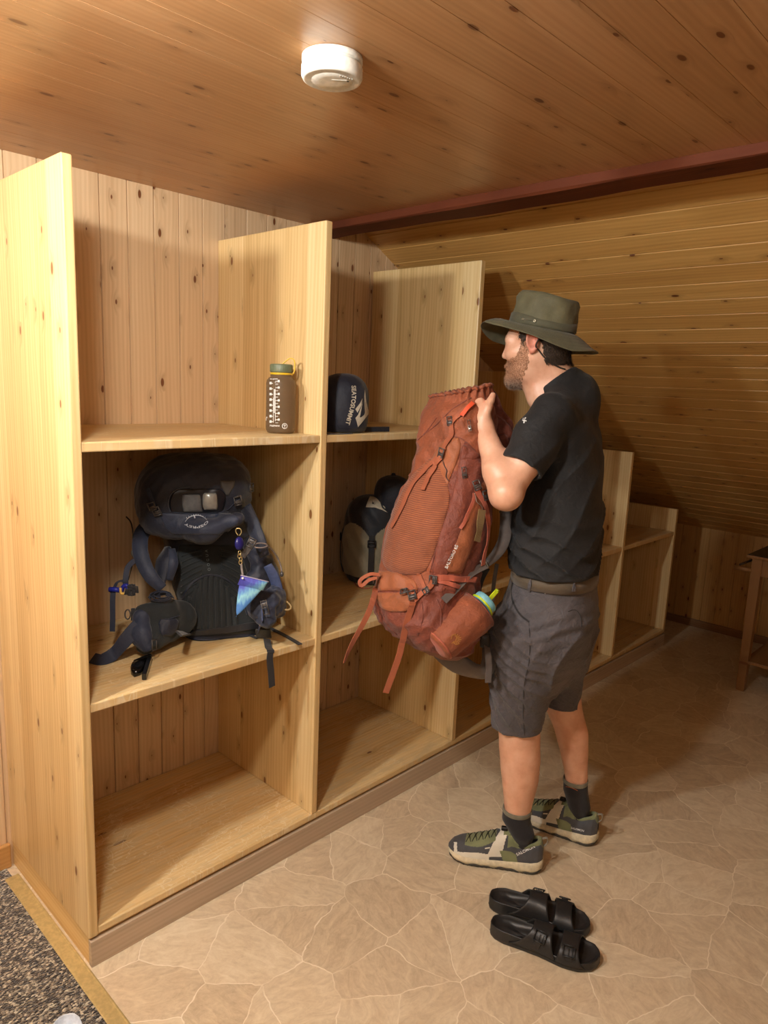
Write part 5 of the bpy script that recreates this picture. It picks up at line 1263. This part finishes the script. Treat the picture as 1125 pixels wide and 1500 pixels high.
P = spline([onplane(519, 853, 2, Z2+.002), onplane(524, 859, 2, Z2+.002), onplane(534, 862, 2, Z2+.002), onplane(545, 861, 2, Z2+.002)], 5); tube('orange_drawcord', P, .002, M_strap2, t2, 6)
# --- smoke detector
dt = thing('smoke_detector', 'round white smoke detector on the wooden ceiling', 'smoke detector', (.262, -.568, CZ)); dc = np.array([.262, -.568, CZ-.0004])
M_det = plain('white_abs', rgb(240, 238, 228), .35)
V, F = lathe_data(dc, [(.052, 0), (.0555, -.001), (.0555, -.009), (.053, -.0105), (.047, -.0115), (.047, -.014)], n=72); mk('base_plate', V, F, M_det, dt)
V, F = lathe_data(dc, [(.047, -.013), (.0545, -.0145), (.0560, -.018), (.0560, -.033), (.0535, -.038), (.049, -.040), (.0475, -.0393), (.046, -.040), (.0445, -.0393), (.043, -.040), (.0415, -.0393), (.040, -.040), (.0385, -.0393), (.037, -.0402), (.02, -.0405), (.0, -.0405)], n=72); dh = mk('detector_housing', V, F, M_det, dt)
V, F = lathe_data(dc+np.array([.018, -.024, -.040]), [(.0022, .001), (.0022, -.0006), (.0, -.0007)], n=14); mk('indicator', V, F, M_dark, dh)
L_ = []
for k in range(6): L_.append(boxd(dc+np.array([-.006+.0048*k, -.030-.001*k, -.0405]), (rr, np.cross(Zu, rr), Zu), (.0010, .0035, .0005)))
L_.append(boxd(dc+np.array([.004, -.016, -.0405]), (rr, np.cross(Zu, rr), Zu), (.014, .0014, .0006)))
V, F, _ = join_data(L_); mk('sound_slots', V, F, plain('light_grey_plastic', rgb(196, 192, 180), .4), dh, False)
# --- table at the far right
tb = thing('side_table', 'wooden work table with black top and pull-out rail in the dark far corner', 'table', (3.55, -.95, 0))
W_tab = wood('reddish_table_wood', (rgb(160, 118, 74), rgb(142, 102, 60), rgb(112, 78, 44)), 2, 0, .3, .2, .45, .1, 5.)
W_tabh = wood('reddish_table_rail', (rgb(160, 118, 74), rgb(142, 102, 60), rgb(112, 78, 44)), 0, 1, .3, .2, .45, .1, 5.)
M_btop = plain('black_table_top', rgb(26, 24, 23), .3)
box('table_top', (3.262, -1.32, .727), (3.90, -.518, .742), W_tabh, tb, .003); box('black_inlay', (3.268, -1.314, .741), (3.894, -.524, .7455), M_btop, tb, .001)
for x, y in ((3.295, -.57), (3.295, -1.27), (3.865, -.57), (3.865, -1.27)): 
    R = [[(x+sx*h, y+sy*h, z) for sx, sy in ((-1, -1), (1, -1), (1, 1), (-1, 1))] for z, h in ((0, .019), (.01, .020), (.70, .024), (.728, .024))]; V, F = loft_data(np.array(R)); mk('leg', V, F, W_tab, tb, False)
box('apron', (3.285, -1.26, .635), (3.303, -.58, .727), W_tabh, tb, .001); box('apron', (3.31, -.585, .635), (3.86, -.567, .727), W_tabh, tb, .001)
box('lower_shelf', (3.28, -1.28, .155), (3.88, -.565, .172), W_tabh, tb, .002)
tube('pull_out_rail', [at(1075.5, 830.5, (np.array([3.27, -.46, .665])-CAM)@FW), at(1104, 836, (np.array([3.27, -.54, .665])-CAM)@FW)], .0125, W_tab, tb, 14)
tube('rail_strut', [at(1084, 827, 3.70), at(1108, 818, 3.78)], .006, plain('dark_rail', rgb(50, 36, 26), .5), tb, 10)
# --- slipper at the bottom edge
sl = thing('slipper', 'pale grey-blue rubber slipper on the dark carpet', 'slipper', (-.17, -.28, .004)); M_slip = plain('pale_blue_rubber', rgb(206, 214, 224), .45)
Hs, Ts = np.array([-.118, -.142, .004]), np.array([-.235, -.40, .004]); X_ = nrm(Ts-Hs); Y_ = np.cross(Zu, X_); Ls_ = np.linalg.norm(Ts-Hs)
so = np.concatenate([[0, .004], np.linspace(.015, .985, 40), [.996, 1]]); out = [(s, -1) for s in so]+[(s, 1) for s in so[::-1][1:-1]]
wl = lambda s: np.interp(s, [0, .015, .06, .14, .3, .5, .7, .85, .95, 1], [.005, .017, .028, .035, .036, .042, .049, .046, .034, .006])
def rg(k, z): return np.array([Hs+X_*Ls_*(.5+(s-.5)*(1-(1-k)*.4))+Y_*sd*wl(s)*k+Zu*z for s, sd in out])
V, F = loft_data(np.array([rg(.93, 0), rg(.99, .004), rg(1.02, .02), rg(1.0, .042), rg(.97, .045), rg(.93, .043), rg(.86, .026), rg(.6, .022), rg(.1, .022)]), True); mk('footbed', V, F, M_slip, sl)
P = []
for a in np.linspace(0, np.pi, 25):
    q = math.sin(a)**.6; s0 = .38*(1-q)+.5*q; P.append([Hs+X_*Ls_*(s0+(.97-s0)*b)+Y_*wl(min(.99, s0+(.97-s0)*b))*1.0*np.sign(math.cos(a))*abs(math.cos(a))**.7+Zu*(.03+(.05-.02*b)*math.sin(a)) for b in np.linspace(0, 1, 14)])
P = np.array(P); V, F = gsolid(P, gnorm(P), .004); mk('slipper_upper', V, F, M_slip, sl)
# --- loose black clip on the middle shelf
ck = thing('buckle_clip', 'loose black plastic buckle lying at the front of the middle shelf', 'buckle', (.235, .14, Z2)); M_gloss = plain('glossy_black', rgb(16, 16, 17), .15)
def sp(u, v, h): return onplane(u, v, 2, Z2+h)
R = []
pts = [(191, 983), (193, 978), (199, 974), (207, 973), (214, 975), (212, 983), (206, 989), (197, 992), (192, 988)]
b0 = np.array([sp(u, v, .001) for u, v in pts]); c0 = b0.mean(0); R = [b0, b0+Zu*.012, (b0-c0)*.85+c0+Zu*.018, (b0-c0)*.4+c0+Zu*.019]
V, F = loft_data(np.array(R), True); mk('clip_shell', V, F, M_gloss, ck)
a, b = sp(197, 972, .010), sp(221, 962, .012); V, F = boxd((a+b)/2, (b-a, np.cross(Zu, b-a), Zu), (np.linalg.norm(b-a)/2, .006, .009)); mk('clip_bar', V, F, M_gloss, ck, False)
a, b = sp(219, 965, .010), sp(211, 992, .010); V, F = boxd((a+b)/2, (b-a, np.cross(Zu, b-a), Zu), (np.linalg.norm(b-a)/2, .006, .009)); mk('clip_bar', V, F, M_gloss, ck, False)
# ================================================================== DARK BLUE BACKPACK
M_bnavy = fabric('dark_navy_nylon', rgb(27, 33, 50), 1300, .6, .14, .9, .2)
M_bnavy2 = fabric('slate_navy_nylon', rgb(40, 49, 70), 1300, .6, .12, .9, .2)
M_bweb = fabric('navy_webbing', rgb(36, 43, 62), 1000, .7, .08, .3)
M_bback = fabric('black_green_back_mesh', rgb(33, 39, 42), 700, .85, .14, .4)
M_bpale = plain('pale_print', rgb(186, 192, 200), .6)
br_, bn_ = nrm([.93, -.37, 0]), nrm([-.37, -.93, 0])
bp = thing('backpack', 'dark navy hiking backpack leaning upright on the middle shelf, harness side out', 'backpack', (.56, .34, Z2))
rows = [(940, 272, 384, .085), (934, 262, 394, .10), (915, 258, 398, .105), (880, 256, 396, .105), (840, 244, 388, .105), (800, 236, 382, .10), (760, 226, 374, .10), (720, 216, 368, .095), (690, 218, 364, .09), (674, 232, 352, .075), (666, 256, 332, .05)]
q = spline(np.array(rows, float), 10); th = np.linspace(0, 2*np.pi, 110, endpoint=False); ca_, sa_ = sup(th, 3.2); R = []
for v, l, r, dpt in q:
    tt = 2.335-.10*max(0, (900-v)/240)*0; c_ = at((l+r)/2, v, tt); half = (r-l)/2*tt/FPX; wx = half/(abs(RT@br_)*1.02)-.03
    ring = c_+br_*(ca_*wx)[:, None]+bn_*(sa_*dpt)[:, None]; ring[:, 2] = c_[2]
    rad = nrm(ring-c_); x, y, z = ring.T; R.append(ring+rad*(.003*snoise((x, y, z), 12, 21)+.0025*np.sin((z+x*.3)*70))[:, None])
R = np.array(R); R[:, :, 2] = np.clip(R[:, :, 2], Z2+.001, Z3-TS-.004)
V, F = loft_data(R, True); pb = mk('pack_body', V, F, M_bnavy, bp); bcst = Cast(pb)
# ribbed back panel with its arch
rowsP = [(798, 262, 350), (820, 258, 356), (850, 256, 366), (885, 258, 376), (915, 262, 384), (928, 268, 386)]
bk = patch('back_panel', bcst, rowsP, M_bback, bp, .006, .010, 40, 8, .004); bkc = Cast(bk, pb)
for k in range(9):
    u0 = 275+k*8.6; f = 1-abs((k-4)/4.6)**2; y0 = 905-62*max(f, .05)**.5
    P, Nn = bkc.path([(u0-(u0-310)*.1, y0), (u0, (y0+920)/2), (u0+(u0-310)*.05, 921)], 6, .001); V, F = ribbon_data(P, Nn, .0115, .008); mk('back_panel_rib', V, F, M_bback, bk)
for k in range(8):
    y = 806+k*7
    for sgn in (-1, 1):
        c0 = 310+sgn*14; c1 = 310+sgn*44
        if c1 > 353: c1 = 353
        P, Nn = bkc.path([(c0, y), ((c0+c1)/2, y+3+k*1.2), (c1, y+9+k*2)], 5, .001); V, F = ribbon_data(P, Nn, .006, .005); mk('back_panel_ridge', V, F, M_bback, bk)
P, Nn = bkc.path([(262, 905), (270, 872), (286, 850), (310, 842), (334, 850), (352, 872), (362, 900)], 8, .002); ribbon('arch_piping', P, Nn, .006, M_bnavy, bk, .005)
P, Nn = bkc.path([(262, 928), (300, 925), (340, 921), (384, 914)], 8, .003); ribbon('bottom_edge', P, Nn, .022, M_dark, bp, .006)
for k, ch_ in enumerate('AUGOO'):
    V2, F2 = text2d(ch_, 1, 1, .01); V2 = [(302.3+k*1.0-y*5.6, 807.5+k*6.6-x*5.6) for x, y in V2]; bkc.decal('printed_letter', V2, F2, ((1, 0, 0), (0, 1, 0)), plain('faint_print', rgb(112, 122, 126), .6), bk, .0025)
# lid flopped towards the room
ld = Field((.12, -.02, 1.02), (.76, .50, Z3-TS-.002), .0045)
C0 = at(284, 726, 2.19); lf = nrm(bn_+np.array([0, 0, -.25])); lu = nrm(np.cross(br_, lf)); lu = lu if lu[2] > 0 else -lu
ld.ell(C0, (br_, lu, lf), (.172, .118, .095), 0, n=2.7)
ld.ell(at(292, 698, 2.24), (br_, Zu, bn_), (.140, .070, .10), .05, n=2.5)
ld.cone(at(225, 770, 2.14), at(300, 782, 2.10), .022, .024, .05); ld.cone(at(300, 782, 2.10), at(350, 758, 2.12), .024, .018, .05)
ld.disp(lambda P: .004*np.sin((P[2]*.9+P[0]*.8)*64+2*np.sin(P[0]*22))*np.clip((P[0]-.45)/.08, 0, 1)*np.clip((1.22-P[2])/.06, 0, 1)+.003*snoise(P, 13, 31)+.0015*snoise(P, 34, 32))
V, F = ld.mesh(1); lid = fmk('lid', V, F, M_bnavy, bp); lc = Cast(lid)
lfp = patch('lid_front_pocket', lc, [(752, 232, 338), (760, 236, 350), (772, 242, 346), (783, 254, 332)], M_bnavy2, lid, .001, .004, 40)
M_win = plain('dark_window_mesh', rgb(17, 21, 30), .35); wn = patch('mesh_window', lc, [(716, 262, 322), (724, 252, 330), (736, 248, 330), (748, 250, 326), (751, 256, 320)], M_win, lid, .002, .002, 30); wc = Cast(wn, lid)
M_g1 = plain('grey_case', rgb(96, 98, 100), .35); M_g2 = plain('silver_case', rgb(158, 156, 148), .3, .3)
patch('grey_case', wc, [(724, 270, 291), (727, 267, 294), (740, 267, 295), (750, 269, 297)], M_g1, lid, .003, .004, 14); patch('silver_case', wc, [(722, 300, 316), (726, 297, 318), (740, 297, 319), (747, 299, 318)], M_g2, lid, .004, .006, 14)
patch('mesh_glimpse', wc, [(704, 322, 344), (712, 324, 343), (720, 328, 338), (726, 331, 335)], plain('dim_grey', rgb(74, 72, 70), .5), lid, .002, .002, 12)
seam(wc, [(250, 750), (246, 738), (250, 724), (262, 716), (278, 713)], .0016, plain('grey_piping', rgb(64, 70, 80), .6), lid, 'window_piping', .002)
seam(wc, [(252, 750), (290, 752), (328, 749), (342, 738), (352, 730)], .0013, M_bweb, lid, 'lid_zip', .002)
allc = Cast(lid, lfp)
on_path(allc, 'OSPREY', spline([(304.5, 764), (298, 769.5), (288, 772.3), (278, 771), (271, 767)], 8), -4.6 if False else 4.6, M_bpale, lid, bold=.02)
P, Nn = allc.path([(271.5, 764.5), (277, 758), (287, 755), (296, 756.5), (303, 762)], 8, .0012); ribbon('logo_arc', P, Nn, np.interp(np.linspace(0, 1, len(P)), [0, .5, 1], [.001, .0032, .001]), M_bpale, lid, .0008)
P, Nn = allc.path([(284.5, 756), (285.5, 759.5)], 3, .0012); ribbon('logo_bird', P, Nn, .004, M_bpale, lid, .0008)
for k in range(9):
    u0 = 273.5+k*3.4; v0 = 760.5-5.2*math.sin((k+.5)/9*3.14); P, Nn = allc.path([(u0, v0), (u0-.3, v0-2.2)], 2, .0012); ribbon('logo_spike', P, Nn, .0012, M_bpale, lid, .0006)
# small hardware on the lid
def cuff(c, u, v, s, nm='buckle', mat=None, par=None): return pbuckle(c, u, v, .3, 1, s, s*1.15, mat or M_bkl, par or lid, .006, nm)
cuff(allc, 223, 741, .020); cuff(allc, 230, 748, .022); P, Nn = allc.path([(217, 716), (222, 728), (226, 740)], 5, .003); ribbon('lid_strap', P, Nn, .014, M_bweb, lid, .002)
cuff(allc, 348, 733, .022); cuff(Cast(pb, lid), 366, 714, .022, par=bp)
# left shoulder strap, its coil and hip wing
def rb3(nm, pts, w, mat, par=bp, nv=None, th_=.003, n=8, sm=False):
    P = spline([at(*p) for p in pts], n); return ribbon(nm, P, -FW if nv is None else nv, np.interp(np.linspace(0, 1, len(P)), np.linspace(0, 1, len(w)), w) if isinstance(w, (list, tuple)) else w, mat, par, th_, sm)
rb3('shoulder_strap', [(232, 762, 2.20), (210, 778, 2.17), (205, 800, 2.13), (210, 824, 2.11), (222, 846, 2.10), (238, 862, 2.11)], [.05, .046, .046, .044, .04, .03], M_bnavy2, nv=-FW+RT*.2, th_=.009, sm=True)
rb3('harness_flap', [(246, 802, 2.18), (240, 820, 2.15), (236, 842, 2.14), (234, 860, 2.13)], [.02, .05, .045, .03], M_bnavy, nv=-FW-RT*.3, th_=.010, sm=True)
rb3('harness_flap', [(252, 804, 2.16), (254, 825, 2.14), (248, 850, 2.14)], [.02, .03, .02], M_bnavy2, nv=-FW+RT*.5, th_=.006, sm=True)
for k, (r0, du) in enumerate(((.034, 0), (.026, 1), (.017, 3))):
    P = [at(236+du, 875-du*.5, 2.105-.004*k)+RT*r0*math.cos(a)+UP*r0*.42*math.sin(a)+FW*.01*math.sin(a) for a in np.linspace(0, 6.0, 30)]; ribbon('coiled_webbing', P, UP*.8+FW*.5, .020, M_bweb, bp, .0025)
rb3('strap_to_clip', [(206, 816, 2.13), (196, 822, 2.12), (187, 832, 2.11), (184, 848, 2.10), (184, 856, 2.10)], .016, M_bweb, nv=-FW+RT*.4, th_=.002)
M_cob = plain('cobalt_plastic', rgb(34, 42, 150), .35); M_ylw = plain('pale_yellow_plastic', rgb(226, 184, 92), .4)
cl = thing('strap_clip', 'cobalt blue tube clip with pale yellow catch hanging from the navy backpack strap', 'clip', tuple(at(178, 864, 2.09)))
V, F = tube_data([at(160, 863.5, 2.09), at(168, 863.5, 2.09), at(176, 864.5, 2.09)], .0075, 14); mk('clip_tube', V, F, M_cob, cl)
V, F = tube_data(spline([at(178, 866, 2.085), at(181, 859, 2.085), at(186, 858, 2.085), at(187, 866, 2.085)], 4), [.006]*13, 12); mk('clip_head', V, F, M_cob, cl)
V, F = tube_data(spline([at(176.5, 861, 2.078), at(177, 868, 2.078), at(180, 870, 2.078), at(183, 869, 2.078)], 4), .0038, 10); mk('clip_catch', V, F, M_ylw, cl)
L_ = [boxd(at(192, 865, 2.085)+np.array(RS.normal(size=3))*.006, (RT+.3*RS.normal(size=3), UP+.3*RS.normal(size=3), FW), (.006, .010, .004)) for k in range(14)]
V, F, _ = join_data(L_); mk('fabric_tuft', V, F, M_dark, cl)
rb3('hanging_webbing', [(166, 861, 2.095), (165, 880, 2.09), (165, 905, 2.088), (164.5, 925, 2.088)], .016, M_bweb, nv=-FW, th_=.002)
rb3('webbing_bight', [(167, 862, 2.095), (172, 853, 2.10), (180, 851, 2.10), (186, 855, 2.10)], .012, M_bweb, nv=UP-FW*.4, th_=.002)
tube('drink_tube', spline([at(185, 757, 2.17), at(191, 764, 2.16), at(194, 775, 2.15), at(195, 790, 2.14), at(196, 800, 2.13)], 6), .0022, M_cord, bp, 8)
V, F = lathe_data(at(196, 811, 2.13), [(.003, .022), (.004, .014), (.0075, .008), (.0085, .0), (.006, -.006), (.003, -.012)], UP, 16); mk('bite_valve', V, F, plain('grey_valve', rgb(96, 92, 84), .45), bp)
tube('cord', spline([at(196, 822, 2.14), at(192, 835, 2.13), at(188, 850, 2.12)], 6), .0015, M_cord, bp, 6)
def sblob(nm, parts, mat, par, amp=.002, h=.004, k=.03, f=16, parts2=()):
    P0 = np.array([p[:3] for c in parts for p in (c[0], c[1])]); m = max(max(c[2], c[3]) for c in parts)+.012; Fd = Field(P0.min(0)-m, P0.max(0)+m, h)
    for i, c in enumerate(parts): Fd.cone(c[0], c[1], c[2], c[3], k if i else 0, sq=c[4] if len(c) > 4 else None)
    Fd.disp(lambda P: amp*snoise(P, f, 7)+amp*.6*snoise(P, f*2.6, 8)); V, F = Fd.mesh(1); V[:, 2] = np.maximum(V[:, 2], Z2+.001); return fmk(nm, V, F, mat, par)
wl_ = sblob('hip_belt_wing', [(at(262, 905, 2.17), at(236, 905, 2.12), .055, .055, (FW, 2.0)), (at(236, 905, 2.12), at(213, 900, 2.09), .050, .034, (FW, 2.0)), (at(225, 925, 2.10), at(212, 945, 2.06), .040, .028, (FW, 2.0)), (at(250, 925, 2.15), at(228, 938, 2.09), .028, .026, (FW, 1.6))], M_bback, bp)
wcc = Cast(wl_)
patch('hip_pocket', wcc, [(906, 236, 258), (912, 232, 262), (925, 234, 258), (932, 238, 250)], M_bnavy, wl_, .003, .004, 14)
seam(wcc, [(232, 914), (246, 907), (262, 902)], .0013, M_bnavy2, wl_, 'pocket_zip', .003)
wb2 = sblob('hip_belt_end', [(at(207, 905, 2.08), at(206, 930, 2.05), .026, .026, (FW, 1.5)), (at(206, 930, 2.05), at(214, 948, 2.04), .026, .018, (FW, 1.5))], M_bnavy2, bp, .0015)
P = spline([at(203, 916, 2.045), at(192, 928, 2.035), at(180, 942, 2.03), at(166, 958, 2.035), onplane(150, 966, 2, Z2+.010), onplane(135, 964, 2, Z2+.012)], 8)
ribbon('hip_webbing', P, np.array([nrm(-FW+UP*(.6+1.*i/len(P))+RT*.5) for i in range(len(P))]), .042, M_bweb, bp, .003)
tube('ring', [at(187, 900, 2.10)+RT*.008*math.cos(a)+UP*.014*math.sin(a) for a in np.linspace(0, 6.283, 20, endpoint=False)], .0022, M_bkl, bp, 6, closed=True); V, F = boxd(at(195, 900, 2.09), (RT, UP, FW), (.005, .018, .006)); mk('ring_tab', V, F, M_dark, bp)
buckle('bottom_hook', at(226, 945, 2.03), UP, RT-FW*.4, .018, .030, M_bkl, bp, False)
# right side of the harness
sblob('side_pocket', [(at(372, 798, 2.22), at(392, 840, 2.24), .035, .030), (at(385, 830, 2.22), at(404, 880, 2.24), .026, .030), (at(372, 850, 2.2), at(386, 900, 2.2), .03, .03)], M_bnavy, bp, .003)
sblob('hip_belt_wing', [(at(388, 885, 2.15), at(406, 892, 2.20), .040, .030, (FW, 1.4)), (at(376, 888, 2.13), at(390, 905, 2.12), .030, .032, (FW, 1.4)), (at(404, 868, 2.19), at(398, 884, 2.17), .024, .028)], M_bnavy2, bp, .004, f=22)
rb3('shoulder_strap', [(360, 742, 2.19), (370, 768, 2.17), (380, 792, 2.15), (388, 815, 2.15)], [.04, .05, .045, .035], M_bnavy, nv=-FW-RT*.4, th_=.009, sm=True)
rb3('shoulder_strap', [(392, 828, 2.17), (400, 842, 2.18), (406, 860, 2.19), (408, 872, 2.19)], [.028, .034, .034, .028], plain('slate_blue_webbing', rgb(64, 76, 112), .7), nv=-FW-RT*.2, th_=.008, sm=True)
rb3('chest_strap', [(355, 815, 2.10), (362, 806, 2.095), (367, 797, 2.09)], .020, M_bkl, nv=-FW, th_=.005)
buckle('chest_clip', at(368, 795, 2.085), RT*.5+UP, -FW, .020, .026, M_bkl, bp)
gc = plain('grey_cord', rgb(128, 116, 110), .7)
tube('cord_loop', spline([at(372, 799, 2.09), at(376, 796, 2.09), at(386, 796, 2.10), at(392, 799, 2.11), at(386, 802, 2.10), at(375, 802, 2.09), at(372, 799, 2.09)], 5), .0022, gc, bp, 8)
tube('cord', spline([at(391, 799, 2.11), at(399, 806, 2.14), at(406, 816, 2.16), at(411, 828, 2.17), at(413, 838, 2.17)], 6), .0024, gc, bp, 8)
V, F = lathe_data(at(413, 841, 2.17), [(.002, -.008), (.005, -.005), (.0058, 0), (.005, .005), (.002, .008)], UP, 14); mk('cord_end', V, F, M_bkl, bp)
tube('cord_loop', spline([at(417, 880, 2.2), at(422, 883, 2.2), at(426, 889, 2.19), at(423, 893, 2.19), at(416, 893, 2.19)], 6), .0028, plain('cream_cord', rgb(204, 180, 130), .7), bp, 8)
buckle('ladder_lock', at(388, 890, 2.08), UP*1+RT*-.25, -FW, .016, .040, M_bkl, bp)
pA = at(384, 900, 2.085); pB = onplane(379, 922, 2, Z2+.022)
ribbon('belt_webbing', spline([pA, (pA+pB)/2+FW*-.006, pB], 6), -FW+UP*.4, [.040]*13, plain('slate_blue_webbing', rgb(64, 76, 112), .7), bp, .003)
V, F = boxd(onplane(386, 928, 2, Z2+.021), (RT-FW*.1, UP+FW*-.8, FW), (.024, .020, .007)); mk('belt_buckle', V, F, plain('dark_grey_buckle', rgb(58, 60, 66), .4), bp, False)
for s_ in (-1, 1):
    c_ = onplane(386+s_*8, 924-s_*3, 2, Z2+.018); V, F = boxd(c_, (RT, UP+FW*-.8, FW), (.004, .018, .005)); mk('buckle_prong', V, F, plain('dark_grey_buckle', rgb(58, 60, 66), .4), bp, False)
p1 = onplane(391, 936, 2, Z2+.010); p2 = onplane(394, 952, 2, Z2+.004); zf_ = lambda v, u: onplane(u, v, 1, -.003)
P = np.vstack([spline([p1, p2], 5)[:-1], spline([np.array([p2[0]+.004, .004, Z2+.003]), zf_(966, 395.2), zf_(985, 397), zf_(1006, 398.5)], 6)])
Nn = [nrm(np.array([0, -1., 0]))*(1 if i > 6 else .5)+Zu*(0 if i > 6 else .9) for i in range(len(P))]; ribbon('hanging_webbing', P, np.array(Nn), .024, M_dark, bp, .0025)
P = spline([onplane(396, 920, 2, Z2+.006), onplane(412, 928, 2, Z2+.002), onplane(430, 938, 2, Z2+.002), onplane(440, 944, 2, Z2+.002)], 6); ribbon('thin_strap', P, Zu, .016, M_dark, bp, .002)
P = spline([onplane(353, 926, 2, Z2+.003), onplane(364, 930, 2, Z2+.002), onplane(377, 935, 2, Z2+.003)], 6); ribbon('thin_strap', P, Zu, .012, M_dark, bp, .002)
# keyring with pod and cone pouch
M_brs = plain('pale_brass', rgb(206, 186, 130), .3, .85)
kp = thing('cone_pouch', 'blue and violet tie-dye cone pouch hanging by a chain from the navy backpack', 'pouch', tuple(at(362, 870, 2.07)))
tube('carabiner', spline([at(349, 784.5, 2.075), at(345.5, 779, 2.075), at(346.5, 774.5, 2.075), at(352, 774.8, 2.075), at(353.5, 780, 2.075), at(350.5, 785, 2.075)], 5), .0016, M_brs, kp, 8)
V, F = lathe_data(at(350.5, 796, 2.075), [(.004, .019), (.011, .014), (.0145, .004), (.0145, -.006), (.010, -.016), (.004, -.019)], UP, 24, sy=.6); mk('pod', V, F, plain('navy_violet_plastic', rgb(36, 34, 104), .3), kp)
for k in range(4):
    c_ = at(351+.8*k-(k % 2)*1.2, 810+k*4.6, 2.072); a1, a2 = (RT, UP) if k % 2 else (nrm(RT+FW), UP); P = [c_+a1*.0045*math.cos(a)+a2*.0065*math.sin(a) for a in np.linspace(0, 6.283, 16, endpoint=False)]; tube('chain_link', P, .0012, M_brs, kp, 6, closed=True)
ribbon('pouch_cord', [at(353.5, 826, 2.07), at(354, 833, 2.07), at(355.5, 842, 2.065)], -FW, .006, gc, kp, .002)
g = G('tie_dye'); sp3 = g.n('SeparateXYZ', {0: g.obj()}).outputs; nz_ = g.noise(g.vmul(g.obj(), (160, 160, 30)), 1., 3)
tA, tB, tC = at(354, 843, 2.065), at(392, 852, 2.075), at(347, 901, 2.05); dv = nrm(nrm(tC-tA)*.5+nrm(tA-tB)*-.6)
dn_ = nrm((tB-tA)*.5+(tC-tA)*.5); 
vv = g.math('ADD', g.math('ADD', g.math('MULTIPLY', g.math('SUBTRACT', sp3[0], float(tA[0])), float(dn_[0])), g.math('MULTIPLY', g.math('SUBTRACT', sp3[1], float(tA[1])), float(dn_[1]))), g.math('MULTIPLY', g.math('SUBTRACT', sp3[2], float(tA[2])), float(dn_[2])))
vv = g.math('ADD', g.math('DIVIDE', vv, .085), g.math('MULTIPLY', g.math('SUBTRACT', nz_, .5), .45))
M_tie = g.fin(g.ramp(vv, [(.05, rgb(74, 64, 160)), (.38, rgb(84, 90, 190)), (.55, rgb(104, 160, 210)), (.68, rgb(146, 206, 218)), (.9, rgb(76, 130, 196))]), .7)
mc = (tA+tB)/2; wv_ = (tB-tA)/2; dp = nrm(np.cross(wv_, tC-mc)); dp = dp if dp@FW < 0 else -dp; R = []
for s in np.linspace(0, 1, 22):
    c_ = mc*(1-s)+tC*s; k = (1-s)**.85*1.0+.07*math.sqrt(max(0, 1-s**6)); R.append([c_+wv_*math.cos(a)*k+dp*.010*math.sin(a)*k**.6 for a in np.linspace(0, 6.283, 40, endpoint=False)])
R.append([tC+nrm(tC-mc)*.006+wv_*.02*math.cos(a)+dp*.002*math.sin(a) for a in np.linspace(0, 6.283, 40, endpoint=False)])
R = [[(np.array(p)*.92+mc*.08)+ (tC-mc)*.25 for p in R[0]], [(np.array(p)*.95+mc*.05)+(tC-mc)*.02 for p in R[0]]]+R
V, F = loft_data(np.array(R), True); pc_ = mk('pouch_cone', V, F, M_tie, kp)
tube('pouch_binding', np.array(R[2]), .0016, plain('lilac_binding', rgb(176, 168, 190), .6), pc_, 6, closed=True)
V, F = lathe_data(at(355.5, 847, 2.05), [(.003, -.001), (.0034, .0), (.0030, .0014), (.0, .0016)], -FW, 16); mk('snap_button', V, F, M_white, pc_)
